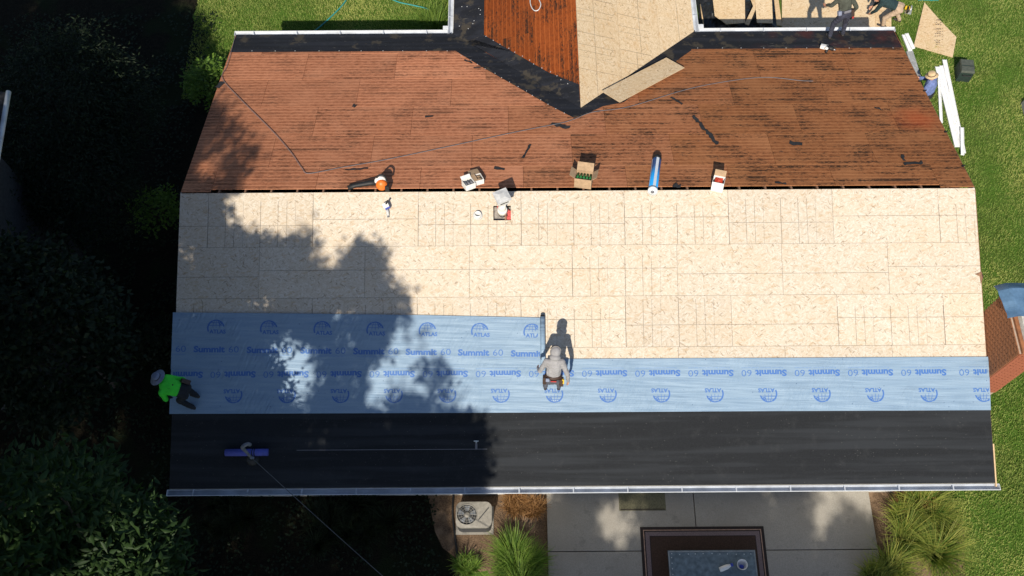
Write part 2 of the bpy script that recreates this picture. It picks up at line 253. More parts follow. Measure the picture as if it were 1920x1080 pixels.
# ------------------------------------------------------------------ mesh helpers
def link(name, me, m=None, parent=None, M=None):
    o = bpy.data.objects.new(name, me); COL.objects.link(o)
    if m is not None and me is not None:
        for k_ in (m if isinstance(m, (list, tuple)) else [m]): me.materials.append(MATS[k_])
    if parent is not None: o.parent = parent
    if M is not None: o.matrix_basis = M
    return o
def tag(o, label=None, cat=None, group=None, kind=None):
    if label: o['label'] = label
    if cat: o['category'] = cat
    if group: o['group'] = group
    if kind: o['kind'] = kind
    return o
def empty(name, label, cat, M=None, group=None):
    o = bpy.data.objects.new(name, None); o.empty_display_size = .3; COL.objects.link(o)
    if M is not None: o.matrix_basis = M
    return tag(o, label, cat, group)
class MB:
    def __init__(s): s.v, s.f, s.mi = [], [], []
    def add(s, vs, fs, mi=0):
        b = len(s.v); s.v += [Vector(q) for q in vs]; s.f += [tuple(i+b for i in f) for f in fs]; s.mi += [mi]*len(fs); return s
    def box(s, c, size, rot=None, mi=0, taper=1.0):
        x, y, z = [q/2 for q in size]; c = Vector(c); rot = rot or Matrix.Identity(3)
        vs = [c + rot @ Vector((sx*x*(taper if sz > 0 else 1), sy*y*(taper if sz > 0 else 1), sz*z)) for sz in (-1, 1) for sx, sy in ((-1, -1), (1, -1), (1, 1), (-1, 1))]
        return s.add(vs, [(3, 2, 1, 0), (4, 5, 6, 7), (0, 1, 5, 4), (1, 2, 6, 5), (2, 3, 7, 6), (3, 0, 4, 7)], mi)
    def prism(s, pts, z0, z1, mi=0, fr=None):
        n = len(pts); ar = sum(pts[i][0]*pts[(i+1) % n][1]-pts[(i+1) % n][0]*pts[i][1] for i in range(n))
        if ar < 0: pts = list(reversed(pts))
        P = fr or (lambda a, b, h: Vector((a, b, h)))
        vs = [P(a, b, z0) for a, b in pts] + [P(a, b, z1) for a, b in pts]
        return s.add(vs, [tuple(reversed(range(n))), tuple(range(n, 2*n))] + [(i, (i+1) % n, n+(i+1) % n, n+i) for i in range(n)], mi)
    def tube(s, pts, r, n=8, mi=0, cap=True):
        pts = [Vector(q) for q in pts]; rs = r if isinstance(r, (list, tuple)) else [r]*len(pts); vs = []; fs = []; up = None
        for i, p in enumerate(pts):
            d = (pts[min(i+1, len(pts)-1)]-pts[max(i-1, 0)]).normalized()
            if up is None: up = d.orthogonal().normalized()
            up = (up - d*up.dot(d)).normalized(); sd = d.cross(up)
            for k_ in range(n):
                a = 2*math.pi*k_/n; vs.append(p + (up*math.cos(a)+sd*math.sin(a))*rs[i])
        for i in range(len(pts)-1):
            for k_ in range(n): a = i*n+k_; b = i*n+(k_+1) % n; fs.append((a, b, b+n, a+n))
        if cap: fs += [tuple(reversed(range(n))), tuple(range((len(pts)-1)*n, len(pts)*n))]
        return s.add(vs, fs, mi)
    def lathe(s, prof, n=20, M=None, mi=0, sx=1, sy=1):
        M = M or Matrix.Identity(4); vs = []; fs = []
        for r, z in prof:
            for k_ in range(n): a = 2*math.pi*k_/n; vs.append(M @ Vector((r*math.cos(a)*sx, r*math.sin(a)*sy, z)))
        for i in range(len(prof)-1):
            for k_ in range(n): a = i*n+k_; b = i*n+(k_+1) % n; fs.append((a, b, b+n, a+n))
        if prof[0][0] > 1e-4: fs.append(tuple(reversed(range(n))))
        if prof[-1][0] > 1e-4: fs.append(tuple(range((len(prof)-1)*n, len(prof)*n)))
        return s.add(vs, fs, mi)
    def ell(s, c, r, rot=None, mi=0, n=14):
        m = Matrix.Translation(Vector(c)) @ (rot.to_4x4() if rot else Matrix.Identity(4)) @ Matrix.Diagonal((*r, 1))
        return s.lathe([(max(1e-3, math.sin(math.pi*i/8)), -math.cos(math.pi*i/8)) for i in range(9)], n, m, mi)
    def mesh(s, name, smooth=False):
        me = bpy.data.meshes.new(name); me.from_pydata([tuple(q) for q in s.v], [], s.f); me.update()
        for p_, k_ in zip(me.polygons, s.mi): p_.material_index = k_; p_.use_smooth = smooth
        return me
    def build(s, name, m, parent=None, M=None, smooth=False, bevel=0):
        me = s.mesh(name, smooth)
        if bevel:
            bm = bmesh.new(); bm.from_mesh(me); bmesh.ops.bevel(bm, geom=bm.edges[:], offset=bevel, segments=2, affect='EDGES', profile=.7); bm.to_mesh(me); bm.free()
        return link(name, me, m, parent, M)
def RZ(a): return Matrix.Rotation(a, 3, 'Z')
def clip(poly, a, b, c):     # keep a*x+b*y<=c
    out = []
    for i in range(len(poly)):
        p, q = poly[i], poly[(i+1) % len(poly)]; dp, dq = a*p[0]+b*p[1]-c, a*q[0]+b*q[1]-c
        if dp <= 0: out.append(p)
        if (dp < 0 < dq) or (dq < 0 < dp): t = dp/(dp-dq); out.append((p[0]+(q[0]-p[0])*t, p[1]+(q[1]-p[1])*t))
    return out
def sheet(name, fr, poly, h0, h1, m, parent, org=None, color=None):
    ox, oy = org or (min(p_[0] for p_ in poly), min(p_[1] for p_ in poly))
    o = MB().prism([(a-ox, b-oy) for a, b in poly], 0, h1-h0).build(name, m, parent, fr.M(ox, oy, h0))
    if color: o.color = color
    return o
def smoothpts(pts, n=6):
    P = [Vector(q) for q in pts]; out = []
    for i in range(len(P)-1):
        p0, p1, p2, p3 = P[max(i-1, 0)], P[i], P[i+1], P[min(i+2, len(P)-1)]
        for k_ in range(n):
            t = k_/n; out.append(.5*((2*p1)+(p2-p0)*t+(2*p0-5*p1+4*p2-p3)*t*t+(3*p1-p0-3*p2+p3)*t**3))
    return out + [P[-1]]

# ------------------------------------------------------------------ the setting
gm = MB(); gm.add([(-400, -400, 0), (400, -400, 0), (400, 400, 0), (-400, 400, 0)], [(0, 1, 2, 3)]); tag(gm.build('ground', 'lawn'), kind='structure')
def gpoly(name, pts, z0, z1, m): return tag(MB().prism(pts, z0, z1).build(name, m), kind='structure')
def mk_shade_ground():  # ground colour with the tree shade mixed in, hence almost black
    n = N('shade_ground'); v = n.pos(); a = n.voro(v, 16); c_ = n.noise(v, 9, 5, .7); c = n.ramp(c_, [(.3, (.006, .006, .004)), (.6, (.018, .015, .009)), (.8, (.035, .026, .015))]); c = n.mix(n.math('MULTIPLY', n.smooth(n.noise(v, .7, 3), .5, .65), .6), c, (.014, .026, .008))
    n.col(c); n.rough(.95); n.b.inputs['Specular IOR Level'].default_value = .1; n.bump(n.noise(v, 22, 5, .7), 1, .06); return n.done('shade_ground')
mk_shade_ground()
gpoly('shade_dark_ground', [(-45, -40), (-4.2, -40), (-2.6, -9.0), (-2.6, -8.2), (-3.0, -7.0), (-3.4, -5.6), (-9.3, -5.6), (-9.3, 4.4), (-9.6, 5.2), (-10.1, 5.9), (-10.6, 7.0), (-11.3, 7.6), (-11.1, 8.6), (-11.7, 9.4), (-11.5, 10.3), (-12.0, 14), (-45, 14)], -.2, .004, 'shade_ground')  # dark sheet: tree shade put into the ground colour, outline follows the shade
gpoly('garden_bed', [(-3.7, -6.0), (-3.5, -6.9), (-3.3, -7.3), (-2.9, -7.6), (-2.5, -7.9), (-2.2, -7.85), (-1.9, -8.4), (-.72, -8.6), (-.72, -5.5), (-3.7, -5.5)], -.2, .006, 'soil')
gpoly('garden_bed', [(7.355, -5.5), (7.355, -8.6), (9.3, -8.5), (9.6, -7.0), (9.2, -6.2), (9.2, -5.5)], -.2, .006, 'soil')
patio = gpoly('patio', [(-.72, -5.4), (7.36, -5.4), (7.36, -9.8), (-.72, -9.8)], -.2, .02, 'soil')
for (x0, x1) in ((-.72, 2.95), (2.965, 7.36)):
    for (y0, y1) in ((-7.42, -5.4), (-9.8, -7.435)):
        MB().box(((x0+x1)/2, (y0+y1)/2, .045), (x1-x0-.006, y1-y0-.006, .09)).build('concrete_slab', 'concrete', patio, bevel=.006)

# ------------------------------------------------------------------ the house
house = empty('house', 'single storey house with gable roof half stripped for new underlayment', 'house')
def wallpoly(pts, name='wall', m='siding'):
    me = MB(); n = len(pts); me.add(pts, [tuple(range(n))]); return me.build(name, m, house)
wx, wy = LH-.32, RUN-.5; zt = ZR-.12-K*wy
for y in (-wy, wy): MB().box((0, y, zt/2), (2*wx, .12, zt)).build('wall', 'siding', house)
for x in (-wx, wx): MB().prism([(-wy+.07, 0), (wy-.07, 0), (wy-.07, zt), (0, ZR-.14), (-wy+.07, zt)], -.06, .06, fr=lambda a, b, h, x=x: Vector((x+h, a, b))).build('wall', 'siding', house)
MB().box((0, 0, 2.3), (2*wx-.2, 2*wy-.2, .1)).build('attic_floor', 'attic', house)
for x in (WXL+.35, WXR-.35): MB().box((x, (wy+14)/2+.1, zt/2), (.12, 14-wy-.1, zt)).build('wall', 'siding', house)
# rafters: 24 inch centres, seen in the open ridge slot
for i in range(31):
    x = -LH+.28+i*.6096
    for fr, sg in ((BK, 1), (FR, -1)):
        if sg < 0 and abs(x+.18) < .25: continue
        MB().box((0, 0, 0), (.042, SL-.5, .14)).build('rafter', 'rafter_wood', house, fr.M(x, sg*(SL-.5)/2+sg*.03, -.088))
MB().box((0, 0, ZR-.17), (2*LH-.2, .035, .2)).build('ridge_board', 'rafter_wood', house)
# OSB deck, front slope
ROWS = [(0, [390, 587, 784, 977, 1171, 1366, 1562, 1761], 410), (1, [486, 684, 880, 1073, 1270, 1467, 1666], 508), (2, [385, 585, 782, 977, 1173, 1372, 1571, 1771], 604), (3, [486, 684, 880, 1075, 1272, 1472, 1673], 660)]
yb = [0] + [FR.px(1000, py)[1] for py in (460, 556, 652)]; yb += [yb[-1]-1.2, yb[-1]-2.4, -SL]
for r_i in range(6):
    if r_i < 4: xs = [FR.px(px, ROWS[r_i][2])[0] for px in ROWS[r_i][1]]
    else: xs = [-LH+1.22*(1 if r_i % 2 else .6)+2.44*j for j in range(8) if -LH+1.22*(1 if r_i % 2 else .6)+2.44*j < LH-.3]
    xs = [-LH] + xs + [LH]; y1, y0 = yb[r_i]-.0028, yb[r_i+1]+.0028
    for a, b in zip(xs[:-1], xs[1:]):
        a2, b2 = a+.0028, b-.0028; dz = random.uniform(0, .003)
        hole = [FR.px(925, 386), FR.px(958, 413)]
        if r_i == 0 and a2 < hole[0][0] < b2:
            hx0, hx1, hy1, hy0 = hole[0][0], hole[1][0], hole[0][1], hole[1][1]
            bmh = bmesh.new(); X = [0, hx0-a2, hx1-a2, b2-a2]; Y = [0, hy0-y0, hy1-y0, y1-y0]
            vs = [[bmh.verts.new((x, y, .012)) for y in Y] for x in X]
            for i in range(3):
                for j in range(3):
                    if (i, j) != (1, 1): bmh.faces.new((vs[i][j], vs[i+1][j], vs[i+1][j+1], vs[i][j+1]))
            ex = bmesh.ops.extrude_face_region(bmh, geom=bmh.faces[:]); bmesh.ops.translate(bmh, vec=(0, 0, -.012), verts=[g for g in ex['geom'] if isinstance(g, bmesh.types.BMVert)])
            bmesh.ops.recalc_face_normals(bmh, faces=bmh.faces[:]); me = bpy.data.meshes.new('osb_sheet'); bmh.to_mesh(me); bmh.free(); link('osb_sheet', me, 'osb', house, FR.M(a2, y0, -.012+dz))
        else: sheet('osb_sheet', FR, [(a2, y0), (b2, y0), (b2, y1), (a2, y1)], -.012+dz, dz, 'osb', house)
# old plywood deck, back slope
PTS = [.13, .92, 2.14, 3.36, 4.58, 5.80, SL]
for r_i in range(6):
    y0, y1 = PTS[r_i]+.003, PTS[r_i+1]-.003; off = [0.7, 1.9, .35, 1.3, 2.2, .9][r_i]
    xs = [-LH] + [-LH+off+2.44*j for j in range(8) if -LH+off+2.44*j < LH-.3] + [LH]
    for a, b in zip(xs[:-1], xs[1:]):
        t = ((a+b)/2+LH)/(2*LH); t = min(1, max(0, (t-.36)/.36)); lt = random.uniform(-.08, .08)
        L_, R2 = (.455, .180, .092), (.305, .118, .046)
        if -5 < a < -3 and r_i in (3, 4): lt += .16
        c = [(l*(1-t)+r2*t)*(1+lt) for l, r2 in zip(L_, R2)]
        yy0 = y0 if not (r_i == 0 and b > LH-.1) else .05
        xa = a
        if r_i == 0 and (b > LH-.1 or a < -LH+.1): yy0 = .05
        sheet('plywood_sheet', BK, [(xa+.003, yy0), (b-.003, yy0), (b-.003, y1), (xa+.003, y1)], -.014, random.uniform(-.001, .002), 'ply', house, color=(*c, .46+.38*t+random.uniform(-.1, .1)))
# wing decks
def wing_sheets(fr, m, name, y_step, x_lo, plan_clip, colors=None, hh=.0):
    W_ = (WXR-WXL)/2/CS; k_ = 0
    while k_*y_step < W_-.05:
        b0, b1 = k_*y_step+.003, min(W_, (k_+1)*y_step)-.003; x = x_lo - (1.22 if k_ % 2 else .3)
        while x < x_lo+13:
            poly = [(x+.003, b0), (x+2.437, b0), (x+2.437, b1), (x+.003, b1)]; poly = plan_clip(poly)
            if len(poly) >= 3:
                o = sheet(name, fr, poly, hh-.014, hh+random.uniform(-.002, .001), m, house, org=(x, b0))
                if colors: f = random.uniform(.85, 1.15); o.color = (colors[0]*f, colors[1]*f, colors[2]*f, .85)
            x += 2.44
        k_ += 1
# valley: world y = WYA + |x-WXM|, i.e. local (left) x = WYA + y*CS ; (right) -x = WYA + y*CS
wing_sheets(WL, 'ply', 'plywood_sheet', 1.22, 2.2, lambda p_: clip(clip(p_, -1, CS, -WYA-.02), 1, 0, 13.5), (.235, .055, .012), .004)
wing_sheets(WR, 'osb_tan', 'osb_sheet', 1.22, -13.8, lambda p_: clip(clip(p_, 1, CS, -WYA-.02), -1, 0, 13.5), None, .012)
# membranes
def memb(fr, pts_px, h, m='felt_scuffed', name='roof_membrane'):
    pts = [fr.px(*q) if len(q) == 2 else q[:2] for q in pts_px]; return sheet(name, fr, pts, h, h+.005, m, house)
yE = -SL
sA = FR.px(700, 774)[1]; sB = FR.px(700, 843)[1]
sheet('roof_membrane', FR, [(-LH, sB-.08), (LH, sB-.06), (LH, sA+.1), (-LH, sA+.1)], .010, .015, 'felt', house)
sheet('roof_membrane', FR, [(-LH, yE), (LH, yE), (LH, sB+.01), (-LH, sB)], .004, .009, 'felt', house)
MB().box((0, 0, 0), (4.3, .012, .003)).build('seam_strip', 'grey_pipe', house, FR.M(FR.px(735, 844)[0], FR.px(735, 843)[1], .0175, -.001))
bl = BK.px(640, 97)[1]; br = BK.px(1490, 91)[1]
sheet('roof_membrane', BK, [(-LH+.02, bl), (WXL+.5, bl), (WXL+.1, SL), (-LH+.02, SL)], .004, .009, 'felt_scuffed', house)
sheet('roof_membrane', BK, [(WXR-.45, br), (LH-.02, br), (LH-.02, SL), (WXR-.1, SL)], .004, .009, 'felt_scuffed', house)
memb(BK, [(843, 62), (848, 92), (862, 101), (905, 127), (960, 158), (1030, 198), (1075, 221), (1094, 217), (1130, 197), (1086, 196)], .010)
memb(BK, [(1090, 219), (1130, 200), (1170, 192), (1225, 150), (1272, 112), (1296, 95), (1303, 58), (1294, 58), (1086, 200)], .0105)
vx = lambda b: WYA+b*CS
inn = [WL.px(x, y) for x, y in ((908, 66), (960, 97), (1030, 137), (1080, 160))]
sheet('roof_membrane', WL, [(vx(3.56)+.02, 3.56), (vx(.0)+.02, 0.0), (inn[3][0], .01)] + [inn[2], inn[1], inn[0]] + [(inn[0][0]+.02, 3.56)], .010, .015, 'felt_scuffed', house)
be = WL.px(908, 40)[1]; sheet('roof_membrane', WL, [(inn[0][0]-.1, be), (13.4, be), (13.4, 3.565), (inn[0][0]-.1, 3.565)], .0155, .0195, 'felt_scuffed', house)
# roofing nails with plastic caps along the membrane edges
nail = MB().lathe([(.0125, 0), (.0125, .005), (.001, .008)], 8).mesh('cap_nail')
nail.materials.append(MATS['galvanised'])
NP = [(472+41*i, 97.5) for i in range(10)]; NB = [(1312+40*i, 92) for i in range(10)]
VP = [(868+14.5*i, 107+8.3*i) for i in range(14)]; VW = [(912+13*i, 71+7.4*i) for i in range(13)]
for lst, fr, h in ((NP, BK, .009), (NB, BK, .009), (VP, BK, .015), (VW, WL, .019)):
    for (px, py) in lst:
        a, b = fr.px(px+random.uniform(-4, 4), py+(-1.5 if fr is BK and lst is not VP else -2)); o = link('cap_nail', nail, None, house, fr.M(a, b, h))
for j in range(9):
    a, b = WL.px(858+random.uniform(-3, 45), 10+random.uniform(0, 45)); link('cap_nail', nail, None, house, WL.M(a, b, .0195))
# gutters
def gutter(path_o, along, out, length, name='gutter'):
    al, ou = Vector(along), Vector(out); zv = Vector((0, 0, 1)); prof = [(0, 0), (0, -.12), (.09, -.125), (.135, -.05), (.145, .0), (.132, .002), (.122, -.04), (.082, -.112), (.01, -.108), (.01, 0)]
    m = MB(); vs = [Vector(path_o)+al*t+ou*a+zv*b for t in (0, length) for a, b in prof]; n = len(prof)
    fs = [(i, (i+1) % n, n+(i+1) % n, n+i) for i in range(n)] + [tuple(reversed(range(n))), tuple(range(n, 2*n))]
    m.add(vs, fs); bm = bmesh.new(); me = m.mesh(name); bm.from_mesh(me); bmesh.ops.recalc_face_normals(bm, faces=bm.faces[:]); bm.to_mesh(me); bm.free()
    g = link(name, me, ['white_metal', 'gutter_inside'], house)
    for p_ in me.polygons:
        c = (p_.center-Vector(path_o)).dot(ou); zz = (p_.center-Vector(path_o)).z
        if .005 < c < .12 and zz < -.005 and len(p_.vertices) == 4 and p_.normal.z > -.3 and c != 0: p_.material_index = 1
    for t in (0.002, length-.012):
        MB().prism(prof[:5], 0, .01, fr=lambda a, b, h, t=t: Vector(path_o)+al*(t+h)+ou*a+zv*b).build('end_cap', 'white_metal', g)
    t = .6
    while t < length-.3:
        MB().box((0, 0, 0), (.028, .135, .006)).build('hanger', 'gutter_inside', g, Matrix.Translation(Vector(path_o)+al*t+ou*.068+zv*.004) @ Matrix((al, ou, al.cross(ou))).transposed().to_4x4()); t += 1.22
    return g
gz = EZ-.015
gutter((-LH-.06, -RUN-.012, gz), (1, 0, 0), (0, -1, 0), 2*LH+.17)
gutter((WXL-.16, RUN+.012, gz), (-1, 0, 0), (0, 1, 0), WXL-.16+LH+.05)
gutter((WXR+.16, RUN+.012, gz), (1, 0, 0), (0, 1, 0), LH-.16-WXR+.05)
gutter((WXL-.012, RUN+.02, gz), (0, 1, 0), (-1, 0, 0), 7.3)
gutter((WXR+.012, RUN+.02, gz), (0, 1, 0), (1, 0, 0), 7.3)
for x in (WXL-.22, WXR+.22): MB().box((x, RUN+.24, gz-.03), (.16, .12, .06)).build('downspout_elbow', 'white_metal', house, bevel=.01)
# fascia and rakes
for y in (-1, 1): 
    for x0, x1 in (((-LH, LH),) if y < 0 else ((-LH, WXL), (WXR, LH))): MB().box(((x0+x1)/2, y*(RUN-.013), EZ-.10), (x1-x0, .022, .16)).build('fascia', 'siding', house)
for sx in (-1, 1):
    for fr, sg in ((FR, -1), (BK, 1)):
        MB().box((0, 0, 0), (.03, SL-.04, .17)).build('rake_board', 'trim_grey', house, fr.M(sx*(LH-.012), sg*(SL/2+.0), -.102))
MB().box((0, 0, 0), (.03, .95, .05)).build('rake_strip', 'new_wood', house, FR.M(LH+.02, FR.px(1863, 872)[1], -.01))
for x in (WXL, WXR): MB().box((x, (RUN+13.4)/2+.1, EZ-.10), (.022, 13.4-RUN-.2, .16)).build('fascia', 'siding', house)
# broken metal edge bits along the right rake
for (px, py) in ((1721, 153), (1731, 171), (1770, 248), (1800, 312)):
    a, b = BK.px(px, py); MB().box((0, 0, .02), (.10, .03, .02), RZ(.5)).build('edge_clip', 'black', house, BK.M(LH-.01, b, 0))
MB().prism([(0, 0), (.16, .06), (.2, -.06), (.12, -.22), (.11, -.05)], 0, .006).build('torn_flap', 'rafter_wood', house, FR.M(LH-.14, FR.px(1838, 514)[1], .004))
# chimney: every brick
chim = MB().box((LH+.33, (-2.72-4.2)/2, (ZR+.08)/2), (.57, 1.455, ZR+.06)).build('chimney', 'mortar', house)
X0, X1, Y0, Y1, ZT = LH+.035, LH+.625, -4.2, -2.72, ZR+.08
bm_w = MB().box((0, 0, 0), (.022, .195, .058)).mesh('brick'); bm_w.materials.append(MATS['brick_dark']); bm_s = MB().box((0, 0, 0), (.185, .022, .058)).mesh('brick'); bm_s.materials.append(MATS['brick'])
nz = 30
def brick_row(lo, hi, pitch, off):
    t = lo-off; out = []
    while t < hi:
        a_, b_ = max(lo, t)+.006, min(hi, t+pitch)-.006; t += pitch
        if b_-a_ > .03: out.append(((a_+b_)/2, b_-a_))
    return out
for j in range(36):
    z = ZT-.04-j*.0685
    if j < 27:
        for c, ln_ in brick_row(Y0, Y1, .207, .1035*(j % 2)): link('brick', bm_w, None, chim, Matrix.Translation((X0+.003+random.uniform(-.003, .003), c, z)) @ Matrix.Diagonal((1, ln_/.195, 1, 1)))
    for c, ln_ in brick_row(X0, X1, .197, .0985*(j % 2)): link('brick', bm_s, None, chim, Matrix.Translation((c, Y0+.0+random.uniform(-.003, .003), z)) @ Matrix.Diagonal((ln_/.185, 1, 1, 1)))
MB().box(((X0+X1)/2+.06, (Y0+Y1)/2, ZT+.035), (X1-X0+.03, Y1-Y0+.0, .07)).build('corbel', 'brick_dark', chim)
MB().box(((X0+X1)/2+.10, (Y0+Y1)/2, ZT+.125), (X1-X0-.04, Y1-Y0-.08, .11), taper=.9).build('chimney_crown', 'crown_cement', chim, bevel=.01)
MB().lathe([(.13, 0), (.13, .2), (.1, .2), (.1, .02)], 20, Matrix.Translation(((X0+X1)/2+.14, Y0+.8, ZT+.16))).build('flue_liner', 'brick', chim, smooth=True)
# flue and vent in the front slope
h0 = FR.W(942, 402, -.1); fl = MB(); fl.lathe([(.085, 0), (.085, .62)], 20, Matrix.Translation(h0)); fl.lathe([(.115, .12), (.115, .24), (.098, .25)], 20, Matrix.Translation(h0)); 
flue = fl.build('flue_pipe', 'flue_white', house, smooth=True)
capM = Matrix.Translation(h0+Vector((.0, 0, .66))) @ Matrix.Rotation(R_(24), 4, 'Z')
cp = MB(); cp.box((0, 0, .04), (.27, .27, .13)); cp.box((0, 0, .165), (.34, .34, .03)); cp.box((0, 0, .19), (.33, .33, .03), taper=.35)
cp.build('flue_cap', 'galvanised', flue, capM)
for sx, sy in ((1, 0), (-1, 0), (0, 1), (0, -1)): MB().box((sx*.137, sy*.137, .075), (.004 if sx else .2, .004 if sy else .2, .05)).build('cap_slot', 'black', flue, capM)
a, b = FR.px(942, 400); ins = MB(); ins.box((0, 0, 0), (.44, .36, .05)); ins.build('ceiling_board', 'trim_grey', house, FR.M(a, b, -.16))
for i in range(7):
    MB().ell((0, 0, 0), (random.uniform(.04, .07), random.uniform(.05, .09), .04)).build('insulation_tuft', 'pink_wool', house, FR.M(a+(.15+random.uniform(-.03, .03) if i < 5 else -.1+random.uniform(-.06, .06)), b-.14+.05*i, -.08), smooth=True)
vp = FR.W(896, 406, -.02); v_ = MB().lathe([(.066, 0), (.066, .13), (.076, .13), (.076, 0)][::-1], 20, Matrix.Translation(vp)).build('vent_pipe', 'white_card', house, smooth=True)
MB().lathe([(.0655, .02), (.001, .02)], 16, Matrix.Translation(vp)).build('bore_shade', 'black', v_)  # black disc stands for the shade inside the pipe
MB().lathe([(.115, 0), (.11, .012), (.07, .03)], 20, FR.M(*FR.px(896, 404), .001)).build('pipe_boot', 'galvanised', v_, smooth=True)

# ---- blue underlayment strips with their print
def textmesh(txt, size, bold=0.0, align='CENTER'):
    cu = bpy.data.curves.new('t', 'FONT'); cu.body = txt; cu.size = size; cu.offset = bold; cu.align_x = align; cu.resolution_u = 3; cu.fill_mode = 'FRONT'
    o = bpy.data.objects.new('t', cu); COL.objects.link(o); bpy.context.view_layer.update()
    me = bpy.data.meshes.new_from_object(o.evaluated_get(bpy.context.evaluated_depsgraph_get())); bpy.data.objects.remove(o); return me
def getvf(me, dx=0, dy=0, sx=1, sy=1): return [(v.co.x*sx+dx, v.co.y*sy+dy, 0) for v in me.vertices], [tuple(p_.vertices) for p_ in me.polygons]
def bb(vs): return min(v[0] for v in vs), max(v[0] for v in vs), min(v[1] for v in vs), max(v[1] for v in vs)
ZO = [0]
def strokes(m, pts, wd):
    ZO[0] += .0003
    for i in range(len(pts)-1):
        p, q = Vector((*pts[i], ZO[0])), Vector((*pts[i+1], ZO[0])); d = (q-p).normalized(); nn = Vector((-d.y, d.x, 0))*wd/2; e = d*0
        m.add([p-nn-e, q-nn+e, q+nn+e, p+nn-e], [(0, 1, 2, 3)])
def fit(m, me, x0, x1, y0, y1, mi=0):
    vs, fs = getvf(me); a, b, c, d = bb(vs); m.add([(x0+(v[0]-a)/(b-a)*(x1-x0), y0+(v[1]-c)/(d-c)*(y1-y0), 0) for v in vs], fs, mi)
word = MB(); fit(word, textmesh('Summit', .2, .0085), -.515, .20, -.075, .075); fit(word, textmesh('60', .2, -.0015), .285, .515, -.072, .072); fit(word, textmesh('Premium Synthetic Underlayment', .05, .0), -.43, .51, -.145, -.105, 1)
word_me = word.mesh('printed_word'); [word_me.materials.append(MATS[q]) for q in ('ink', 'ink_light')]
half = MB()
logo = MB(); fit(logo, textmesh('ATLAS', .12, .004), -.15, .225, -.155, -.06)
Rg = .185; arc = lambda r, a0, a1, n=22, ex=1, cx=0, cy=-.03: [(cx+ex*r*math.cos(R_(a0+(a1-a0)*i/n)), cy+r*math.sin(R_(a0+(a1-a0)*i/n))) for i in range(n+1)]
strokes(logo, arc(Rg, 12, 200), .022); strokes(logo, arc(Rg*1.02, 120, 205), .034); strokes(logo, arc(Rg*.97, 15, 75), .03)
strokes(logo, arc(Rg, 5, 175, ex=.42), .010); strokes(logo, [(0, -.03), (0, Rg-.03)], .010); strokes(logo, [(-Rg*.9, .03), (Rg*.9, .03)], .010); strokes(logo, [(-Rg*.72, .095), (Rg*.72, .095)], .010)
fit(logo, textmesh('O', .1, .01), .055, .135, .045, .115)
logo_me = logo.mesh('printed_logo'); logo_me.materials.append(MATS['ink'])
def strip(pts_px, h):
    pts = [FR.px(*q) for q in pts_px]; return sheet('underlayment_strip', FR, pts, h, h+.004, 'blue_sheet', house)
lower = strip([(318, 776), (500, 775.5), (900, 774), (1400, 771), (1857, 769), (1853, 669), (1500, 671), (1066, 673), (700, 676), (322, 679)], .019)
upper = strip([(321, 692), (325, 586), (560, 588), (790, 591), (1017, 596), (1012, 686), (800, 690), (560, 694)], .025)
def prints(par, me, px_list, py, h, rot):
    for i, px in enumerate(px_list):
        a, b = FR.px(px, py(px)); o = link(me.name, me, None, par, par.matrix_basis.inverted() @ FR.M(a, b, h, rot+random.uniform(-.004, .004)))
def cutx(m0, xmax, xmin=-9):
    m = MB()
    for p_ in m0.polygons:
        z_ = m0.vertices[p_.vertices[0]].co.z; poly = [(m0.vertices[i].co.x, m0.vertices[i].co.y) for i in p_.vertices]; poly = clip(clip(poly, 1, 0, xmax), -1, 0, -xmin)
        if len(poly) > 2: m.add([(x, y, z_) for x, y in poly], [tuple(range(len(poly)))], p_.material_index)
    me = m.mesh(m0.name); [me.materials.append(q) for q in m0.materials]; return me
prints(upper, cutx(word_me, .397, .22), [307], lambda x: 654, .031, -.010); prints(upper, cutx(word_me, 9, .405), [307], lambda x: 654, .031, -.010); prints(upper, word_me, [406, 505.5, 606, 705, 803, 901], lambda x: 655+(x-406)*.0125, .031, -.010)
prints(upper, logo_me, [406, 505, 605, 704, 802, 900], lambda x: 613+(x-406)*.0125, .031, -.010)
prints(upper, cutx(word_me, .15), [1000], lambda x: 663, .031, -.012); prints(upper, cutx(logo_me, .13), [998], lambda x: 620.5, .031, -.012)
prints(lower, word_me, [437.5+99.3*i+(.17*i*i*.1) for i in range(14)], lambda x: 702.5-(x-437)*.003, .0245, math.pi+.003)
prints(lower, cutx(word_me, 9, -.31), [1838.5], lambda x: 698, .0245, math.pi+.003) if False else prints(lower, cutx(word_me, 9, -.13), [1840], lambda x: 698.3, .0245, math.pi+.003)
prints(lower, cutx(word_me, .16), [338.5], lambda x: 703, .0245, math.pi+.003)
prints(lower, logo_me, [438+100.2*i for i in range(14)], lambda x: 742.5-(x-437)*.0018, .0245, math.pi+.003)
prints(lower, cutx(logo_me, 9, -.135), [1843], lambda x: 740, .0245, math.pi)

# ------------------------------------------------------------------ site things on the roof
def on(fr, px, py, h=0, rot=0): a, b = fr.px(px, py); return fr.M(a, b, h, rot)
# roll being unrolled
rl = empty('underlayment_roll', 'thin blue underlayment roll at the end of the upper blue strip', 'roll', on(FR, 1017.5, 645, .03))
MB().tube([(0, -.62, .06), (0, .62, .06)], .058, 20).build('wrapped_sheet', 'blue_sheet', rl, smooth=True)
MB().tube([(0, .58, .06), (0, .66, .06)], .05, 20).build('core', 'black', rl, smooth=True)
